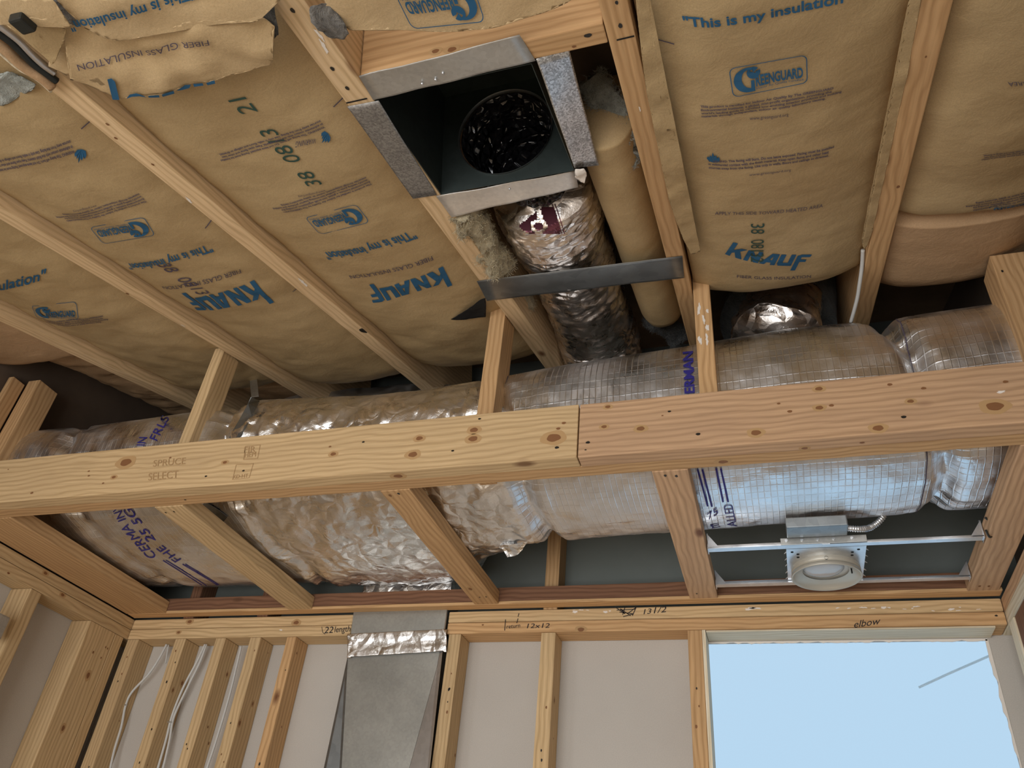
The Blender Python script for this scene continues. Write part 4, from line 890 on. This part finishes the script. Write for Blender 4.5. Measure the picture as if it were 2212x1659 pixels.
# seam on the top panel, screws
for P_, r in (((932, 358), .004), ((720+12, 0), 0)):
    if r: 
        q = onR(P_[0], P_[1], .02)
fe = -.0022
def R2(p, h=fe): return onR(p[0], p[1], h)
plate('flange', [R2((775, 165)), R2((1122, 76)), R2((1157, 130)), R2((806, 217))], .001, 'galvanised', rb, amp=.003, seed=2)
plate('flange', [R2((1158, 126)), R2((1229, 105), .017), R2((1294, 357), .017), R2((1241, 363))], .001, 'spangle', rb, amp=.003, seed=5)
plate('flange', [R2((942, 424)), R2((1243, 369), .006), R2((1249, 404), .006), R2((976, 468))], .001, 'galv_pale', rb, amp=.004, seed=7)
plate('flange', [R2((750, 230)), R2((818, 217)), R2((944, 421)), R2((892, 429))], .001, 'spangle_dark', rb, amp=.001, seed=9)
bm = bmesh.new()
for p in ((941, 172), (957, 158), (1101, 408), (912, 181)): bmesh.ops.create_icosphere(bm, subdivisions=2, radius=.0028, matrix=Matrix.Translation(onR(p[0], p[1], -.005)))
obj('screw', bm, 'steel', rb, smooth=True)
plate('strap_plate', [R2((1030, 607), -.002), R2((1474, 553), -.002), R2((1478, 600), -.002), R2((1052, 650), -.002)], .0012, 'galvanised_dark', None, amp=.002, seed=12)
tag(bpy.data.objects['strap_plate'], 'flat grey metal strap nailed across two rafters below the register box', 'metal strap')
sheet('foil_tape_scrap', [(1242, 366), (1262, 362), (1268, 378), (1262, 392), (1250, 390), (1244, 380)], wav(-.006, .006, 40, 70), 'plaster', 'crumpled white tape tuft at the lower right corner of the register box', 'tape', seed=60, thick=.001)

# ================================================================ HANGER STRAP ON THE LEFT PART OF THE DUCT
hs = empty('hanger_strap', onY(545, 800, 1.95)); tag(hs, 'grey metal strap hanging from a rafter and wrapping the left part of the duct', 'metal strap')
a, b_, c, d = onY(537, 797, 2.0), onY(553, 797, 2.0), onY(559, 856, 1.86), onY(543, 858, 1.86)
o = plate('hanging_leg', [a, b_, c, d], .0015, 'galvanised', hs); 
def wrapstrip(pts, w, name, mat):
    vs = []; n = len(pts)
    for i, p in enumerate(pts):
        q = Vector(pts[min(i+1, n-1)])-Vector(pts[max(i-1, 0)]); nn = Vector((-q.y, q.x)).normalized()*w; vs += [(p[0]-nn.x, p[1]-nn.y), (p[0]+nn.x, p[1]+nn.y)]
    o = put(name, vs, [(2*i, 2*i+1, 2*i+3, 2*i+2) for i in range(n-1)], lambda u, v: hit(u, v, .006), mat, hs)
    s_ = o.modifiers.new('s', 'SOLIDIFY'); s_.thickness = .0012; return o
wrapstrip([(552, 862), (545, 876), (535, 894), (524, 914), (512, 934), (504, 950)], 10, 'wrapped_band', 'galvanised_dark')
wrapstrip([(436, 1094), (450, 1102), (466, 1112), (484, 1126)], 12, 'wrapped_band', 'galvanised_dark')

# ================================================================ SHEET METAL WALL DUCT
wdct = empty('wall_duct', (-1.24, 2.5, H)); tag(wdct, 'rectangular sheet metal duct rising in the back wall with foil tape near its top', 'duct')
def YP(x, y, Y): return onY(x, y, Y)
yf = 2.494
q = [YP(764, 1322, yf), YP(966, 1316, yf), YP(944, 1440, yf), YP(884, 1659, yf), YP(738, 1659, yf), YP(752, 1415, yf)]
low = [q[3]+(q[3]-q[2])*1.2, q[4]+(q[4]-q[5])*1.0]
bm = bmesh.new(); v = [bm.verts.new(p) for p in (q[0], q[1], q[2], q[3], low[0], low[1], q[4], q[5])]; bm.faces.new(v)
o = obj('front_panel', bm, 'galv_duct', wdct); s_ = o.modifiers.new('s', 'SOLIDIFY'); s_.thickness = .001
bm = bmesh.new(); A = YP(752, 1415, yf); Bq = YP(700, 1659, yf+.045); Dq = YP(738, 1659, yf)
ext = lambda p, q_, k: q_+(q_-p)*k
v = [bm.verts.new(p) for p in (A, ext(A, Bq, 1.3), ext(A, Dq, 1.0))]; bm.faces.new(v)
o = obj('side_panel', bm, 'galvanised_dark', wdct); s_ = o.modifiers.new('s', 'SOLIDIFY'); s_.thickness = .001
bm = bmesh.new(); A = YP(945, 1440, yf); Bq = YP(924, 1659, yf-.012); Dq = YP(885, 1659, yf)
v = [bm.verts.new(p) for p in (YP(966, 1316, yf-.001), ext(A, Bq, 1.2), ext(A, Dq, 1.2), A)]; bm.faces.new(v)
o = obj('side_panel', bm, 'steel', wdct); s_ = o.modifiers.new('s', 'SOLIDIFY'); s_.thickness = .001
# body behind the front panel
bx('duct_body', -1.405, -1.062, yf+.004, 2.585, .45, PZ+.055, 'galvanised_dark', parent=wdct, bev=.001)
bx('duct_boot', -1.405, -1.062, 2.4995, 2.585, PZ+.056, PZ+.13, 'foil', parent=wdct, bev=.003)
# crinkled tape band
def tapef(u, v):
    xl = 752+(966-752)*u; yl = (1370-1*u*10)+(1420-1370)*v*(1-.06*u)
    if u < .04 or u > .97: yl += 3*math.sin(v*20)
    p = YP(xl, yl, yf-.003); e = min(u, (1-u)); w_ = max(.10, 1-e*7); k = .008*(1-2*abs(N3(p, 30, 6)))+.003*N3(p, 60, 2)
    return p+Vector((0, -.003-.6*k*w_-.002*math.sin(v*9), 0))
o = obj('foil_tape', grid_mesh(120, 36, tapef), 'foil', wdct, smooth=True); s_ = o.modifiers.new('s', 'SOLIDIFY'); s_.thickness = .0005

# ================================================================ RECESSED LIGHT
lt = empty('recessed_light', onZ(1785, 1240, ZS+H)); tag(lt, 'unfinished recessed ceiling light on steel bar hangers between two pinkish joists', 'ceiling light')
def hanger(y, z, n):
    bm = bmesh.new(); x0, x1 = -.148, .537
    prof = [(-.011, 0), (-.011, .004), (-.004, .004), (-.003, .013), (.003, .013), (.004, .004), (.011, .004), (.011, 0)]
    prof = [(a, b_) for a, b_ in prof]
    for seg, (xa, xb, s) in enumerate(((x0, .17, 1), (.15, x1, .82))):
        r0 = [bm.verts.new((xa, y+a*s, z+H+b_*s-seg*.001)) for a, b_ in prof]; r1 = [bm.verts.new((xb, y+a*s, z+H+b_*s-seg*.001)) for a, b_ in prof]
        for k in range(8): bm.faces.new((r0[k], r0[(k+1) % 8], r1[(k+1) % 8], r1[k]))
        bm.faces.new(r0); bm.faces.new(r1[::-1])
    o = obj('bar_hanger', bm, 'steel', lt)
    for sx, x in ((1, x0-.0015), (-1, x1+.0015)):
        bm = bmesh.new(); pts = [(-.016, -.004), (.016, -.004), (.016, .012), (.004, .05), (-.004, .05), (-.016, .012)]
        a = [bm.verts.new((x, y+p[0], z+H+p[1])) for p in pts]; b2_ = [bm.verts.new((x+sx*.002, y+p[0], z+H+p[1])) for p in pts]
        bm.faces.new(a); bm.faces.new(b2_[::-1])
        for k in range(6): bm.faces.new((a[k], a[(k+1) % 6], b2_[(k+1) % 6], b2_[k]))
        # angled gusset facing the room
        g = [(x, y-.012, z+H+.004), (x+sx*.030, y-.012, z+H+.004), (x, y-.012, z+H+.046)]
        g1 = [bm.verts.new(Vector(p)) for p in g]; g2 = [bm.verts.new(Vector(p)+Vector((0, .0015, 0))) for p in g]; bm.faces.new(g1); bm.faces.new(g2[::-1])
        obj('end_bracket', bm, 'steel', o)
hanger(2.128, ZS+.006, 0); hanger(2.372, ZS+.004, 1)
# mounting plate with a round hole
px0, px1, py0, py1, pz = .058, .262, 2.150, 2.385, ZS+.010+H
cx, cy = .163, 2.335; cr = .093
pts_c = (cx, cy)
bx('mounting_plate', px0, px1, py0, py1, ZS+.010, ZS+.012, 'steel', parent=lt, bev=0)
for k, (sx_, yy) in enumerate([(s, y) for s in (px0, px1) for y in (2.17, 2.20, 2.24, 2.28, 2.33)]):
    pass
bm = bmesh.new()
for s, xx in ((-1, px0), (1, px1)):
    for yy in (2.17, 2.21, 2.25, 2.30, 2.34):
        a = [bm.verts.new(p) for p in ((xx, yy-.004, pz), (xx+s*.006, yy+.001, pz-.004), (xx, yy+.004, pz))]; bm.faces.new(a)
o = obj('plate_tabs', bm, 'steel', lt); s_ = o.modifiers.new('s', 'SOLIDIFY'); s_.thickness = .001
for x_, y_ in ((.088, 2.185), (.088, 2.205), (.228, 2.185), (.228, 2.205), (.073, 2.17), (.243, 2.17)):
    bm = lathe_bm([(.0001, 0), (.004, 0)], 10, ctr=(x_, y_, pz-.0008)); obj('slot_hole', bm, 'black_void', lt)
rc = onZ(1786, 1248, ZS-.018+H); rcx, rcy = rc.x, rc.y
bm = lathe_bm([(.091, .012), (.0925, .004), (.0925, -.004), (.0895, -.0045), (.0895, -.006), (.0925, -.0065), (.094, -.014), (.0945, -.017), (.093, -.0185), (.0905, -.018), (.088, -.012), (.074, -.004), (.062, .002)], 64, ctr=(rcx, rcy, ZS+H)); obj('trim_ring', bm, 'trim_paint', lt, smooth=True)
bm = lathe_bm([(.058, .006), (.055, .0), (.046, -.007), (.030, -.012), (.0005, -.014)], 48, ctr=(rcx-.006, rcy-.008, ZS+H+.006)); obj('lamp_lens', bm, 'lens_glass', lt, smooth=True)
bm = lathe_bm([(.0004, .008), (.088, .008)], 40, ctr=(rcx, rcy, ZS+H)); obj('reflector', bm, 'reflector_paint', lt, smooth=True)
bm = lathe_bm([(.0005, -.004), (.005, -.003), (.005, .0)], 12); o = obj('screw', bm, 'nail', lt, mat=Matrix.Translation((rcx, rcy-.094, ZS+H+.0)) @ Matrix.Rotation(math.radians(90), 4, 'X'))
bm = box_bm(.004, .002, .02, 0); obj('slot', bm, 'black_void', lt, mat=Matrix.Translation((rcx+.066, rcy-.02, ZS+H-.006)))
bx('junction_box', .062, .215, 2.045, 2.108, ZS+.022, ZS+.052, 'galvanised_dark', parent=lt, bev=.003)
bx('bracket_rail', .045, .262, 2.1145, 2.1165, ZS+.006, ZS+.026, 'galvanised', parent=lt, bev=.001)
bm = bmesh.new()
for xx in (.06, .1, .14, .18, .225): bmesh.ops.create_cone(bm, cap_ends=True, segments=10, radius1=.004, radius2=.004, depth=.004, matrix=Matrix.Translation((xx, 2.1135, ZS+H+.018)) @ Matrix.Rotation(math.radians(90), 4, 'X'))
obj('screw', bm, 'steel', lt)
cp = spline([(.215, 2.09, ZS+.035+H), (.25, 2.10, ZS+.035+H), (.28, 2.12, ZS+.05+H), (.31, 2.12, ZS+.075+H), (.33, 2.13, ZS+.12+H)], 22)
bm = tube_bm(cp, 1, 14, rad=lambda t: .0075+.0016*math.sin(t*170)); obj('flexible_conduit', bm, 'steel', lt, smooth=True)
# black cord looped on the right bracket
tag(obj('black_wire', tube_bm(spline([onZ(2128, 1118, ZS+.03+H), onZ(2142, 1130, ZS+.02+H), onZ(2146, 1150, ZS+.01+H), onZ(2138, 1160, ZS-.002+H), onZ(2130, 1146, ZS+.002+H)], 6), .003, 8), 'black_plastic', smooth=True), 'short black wire looped at the right end of the upper hanger bar', 'wire')

# ================================================================ CABLES
def cable(pts, Y, r, label, grp='white cables between the studs'):
    o = obj('white_cable', tube_bm(spline([onY(x, y, Y) for x, y in pts], 8), r, 10), 'cable_white', smooth=True); return tag(o, label, 'cable', grp)
cable([(360, 1392), (345, 1420), (322, 1455), (285, 1495), (271, 1525), (262, 1570), (247, 1620), (236, 1670)], 2.55, .0042, 'single bent white cable between first and second back wall studs')
cable([(364, 1393), (361, 1412), (358, 1432)], 2.56, .003, 'short thin white cable end behind the bent cable')
cable([(443, 1392), (425, 1430), (396, 1485), (372, 1545), (358, 1600), (338, 1670)], 2.55, .0042, 'left cable of the twin pair between second and third studs')
cable([(446, 1392), (432, 1430), (405, 1485), (376, 1548), (366, 1600), (350, 1670)], 2.555, .0042, 'right cable of the twin pair between second and third studs')
cable([(521, 1396), (512, 1435), (495, 1505), (470, 1590), (443, 1672)], 2.55, .0042, 'straight white cable left of the fourth back wall stud')
for k, (x, y) in enumerate(((270, 1523), (366, 1560))):
    p = onY(x, y, 2.545); tag(obj('cable_staple', box_bm(.016, .006, .004, .001), 'steel', mat=Matrix.Translation(p)), ('metal staple on the bend of the single white cable', 'metal staple pinching the twin white cables')[k], 'staple')
o = obj('white_cable', tube_bm(spline([onY(1864, 540, 1.60), onY(1862, 575, 1.66), onY(1857, 612, 1.72), onY(1851, 648, 1.78), onY(1838, 696, 1.86)], 8), .005, 10), 'cable_white', smooth=True); tag(o, 'white cable dropping beside the rightmost rafter to the trunk duct', 'cable')
tag(bx('metal_junction_box', XL+.002, XL+.045, 1.86, 1.952, .715, .79, 'galvanised', bev=.006), 'small galvanised metal box at the left frame edge on a wall stud', 'box')
bpy.data.objects['metal_junction_box'].location.x = -2.36

# ================================================================ HANDWRITING AND STAMPS
def wr(parent, s, P0, P1, P2, Y, mat='ink_black', sh=.25, bold=0., name='handwriting'):
    f = aff(onY(*P0, Y-.0012), onY(*P1, Y-.0012), onY(*P2, Y-.0012)); t = tx(s, bold, sh); return put(name, t[0], t[1], f, mat, parent)
wr(pl['lr'], 'elbow', (1845, 1356), (1902, 1348), (1845, 1341), YB); wr(pl['lr'], 'return', (1094, 1358), (1124, 1355), (1093, 1349), YB); wr(pl['lr'], '12x12', (1138, 1357), (1188, 1356), (1137, 1347), YB)
wr(pl['ur'], '13', (1390, 1327), (1408, 1325), (1389, 1316), YB); wr(pl['ur'], '1/2', (1412, 1325), (1440, 1322), (1411, 1312), YB)
wr(pl['ll'], '22', (700, 1368), (720, 1367), (700, 1354), YB); wr(pl['ll'], 'length', (722, 1366), (757, 1364), (722, 1353), YB)
def ink(parent, strokes, Y, w=.0012):
    bm = bmesh.new()
    for st in strokes:
        P = [onY(x, y, Y-.0012) for x, y in st]
        for a, b_ in zip(P, P[1:]):
            d = (b_-a).normalized().cross(Vector((0, 1, 0)))*w; v = [bm.verts.new(q) for q in (a-d, b_-d, b_+d, a+d)]; bm.faces.new(v)
    return obj('pen_mark', bm, 'ink_black', parent)
ink(pl['ur'], [[(1330, 1312), (1350, 1326), (1340, 1315), (1362, 1330)], [(1350, 1312), (1345, 1328)], [(1355, 1326), (1374, 1312), (1366, 1330)], [(1332, 1318), (1372, 1316)], [(1338, 1322), (1368, 1326), (1346, 1332)], [(1121, 1325), (1119, 1332)]], YB)
ink(pl['lr'], [[(1092, 1338), (1090, 1362)], [(1119, 1336), (1116, 1346)]], YB); ink(pl['ll'], [[(695, 1354), (697, 1366), (702, 1370)]], YB, .0008)
wr(beam_l, 'SELECT', (320, 1038), (385, 1032), (321, 1022), yb0, 'ink_stamp', 0, 0, 'grade_stamp'); wr(beam_l, 'SPRUCE', (330, 1008), (400, 1002), (332, 994), yb0, 'ink_stamp', 0, -.0, 'grade_stamp')
wr(beam_l, 'HEM', (528, 988), (552, 986), (529, 977), yb0, 'ink_stamp', 0, 0, 'grade_stamp'); wr(beam_l, 'FIR', (527, 978), (551, 976), (528, 965), yb0, 'ink_stamp', 0, 0, 'grade_stamp'); wr(beam_l, 'KD-HT', (503, 1034), (535, 1031), (504, 1026), yb0, 'ink_stamp', 0, 0, 'grade_stamp')
def outline(parent, pts, Y, mat, w=.0006):
    bm = bmesh.new(); P = [onY(x, y, Y-.0012) for x, y in pts]
    for a, b_ in zip(P, P[1:]+P[:1]):
        d = (b_-a).normalized().cross(Vector((0, 1, 0)))*w; bm.faces.new([bm.verts.new(q) for q in (a-d, b_-d, b_+d, a+d)])
    obj('stamp_frame', bm, mat, parent)
outline(beam_l, [(530, 964), (562, 961), (556, 990), (526, 993)], yb0, 'ink_stamp'); outline(beam_l, [(510, 1004), (547, 1001), (538, 1032), (502, 1036)], yb0, 'ink_stamp')
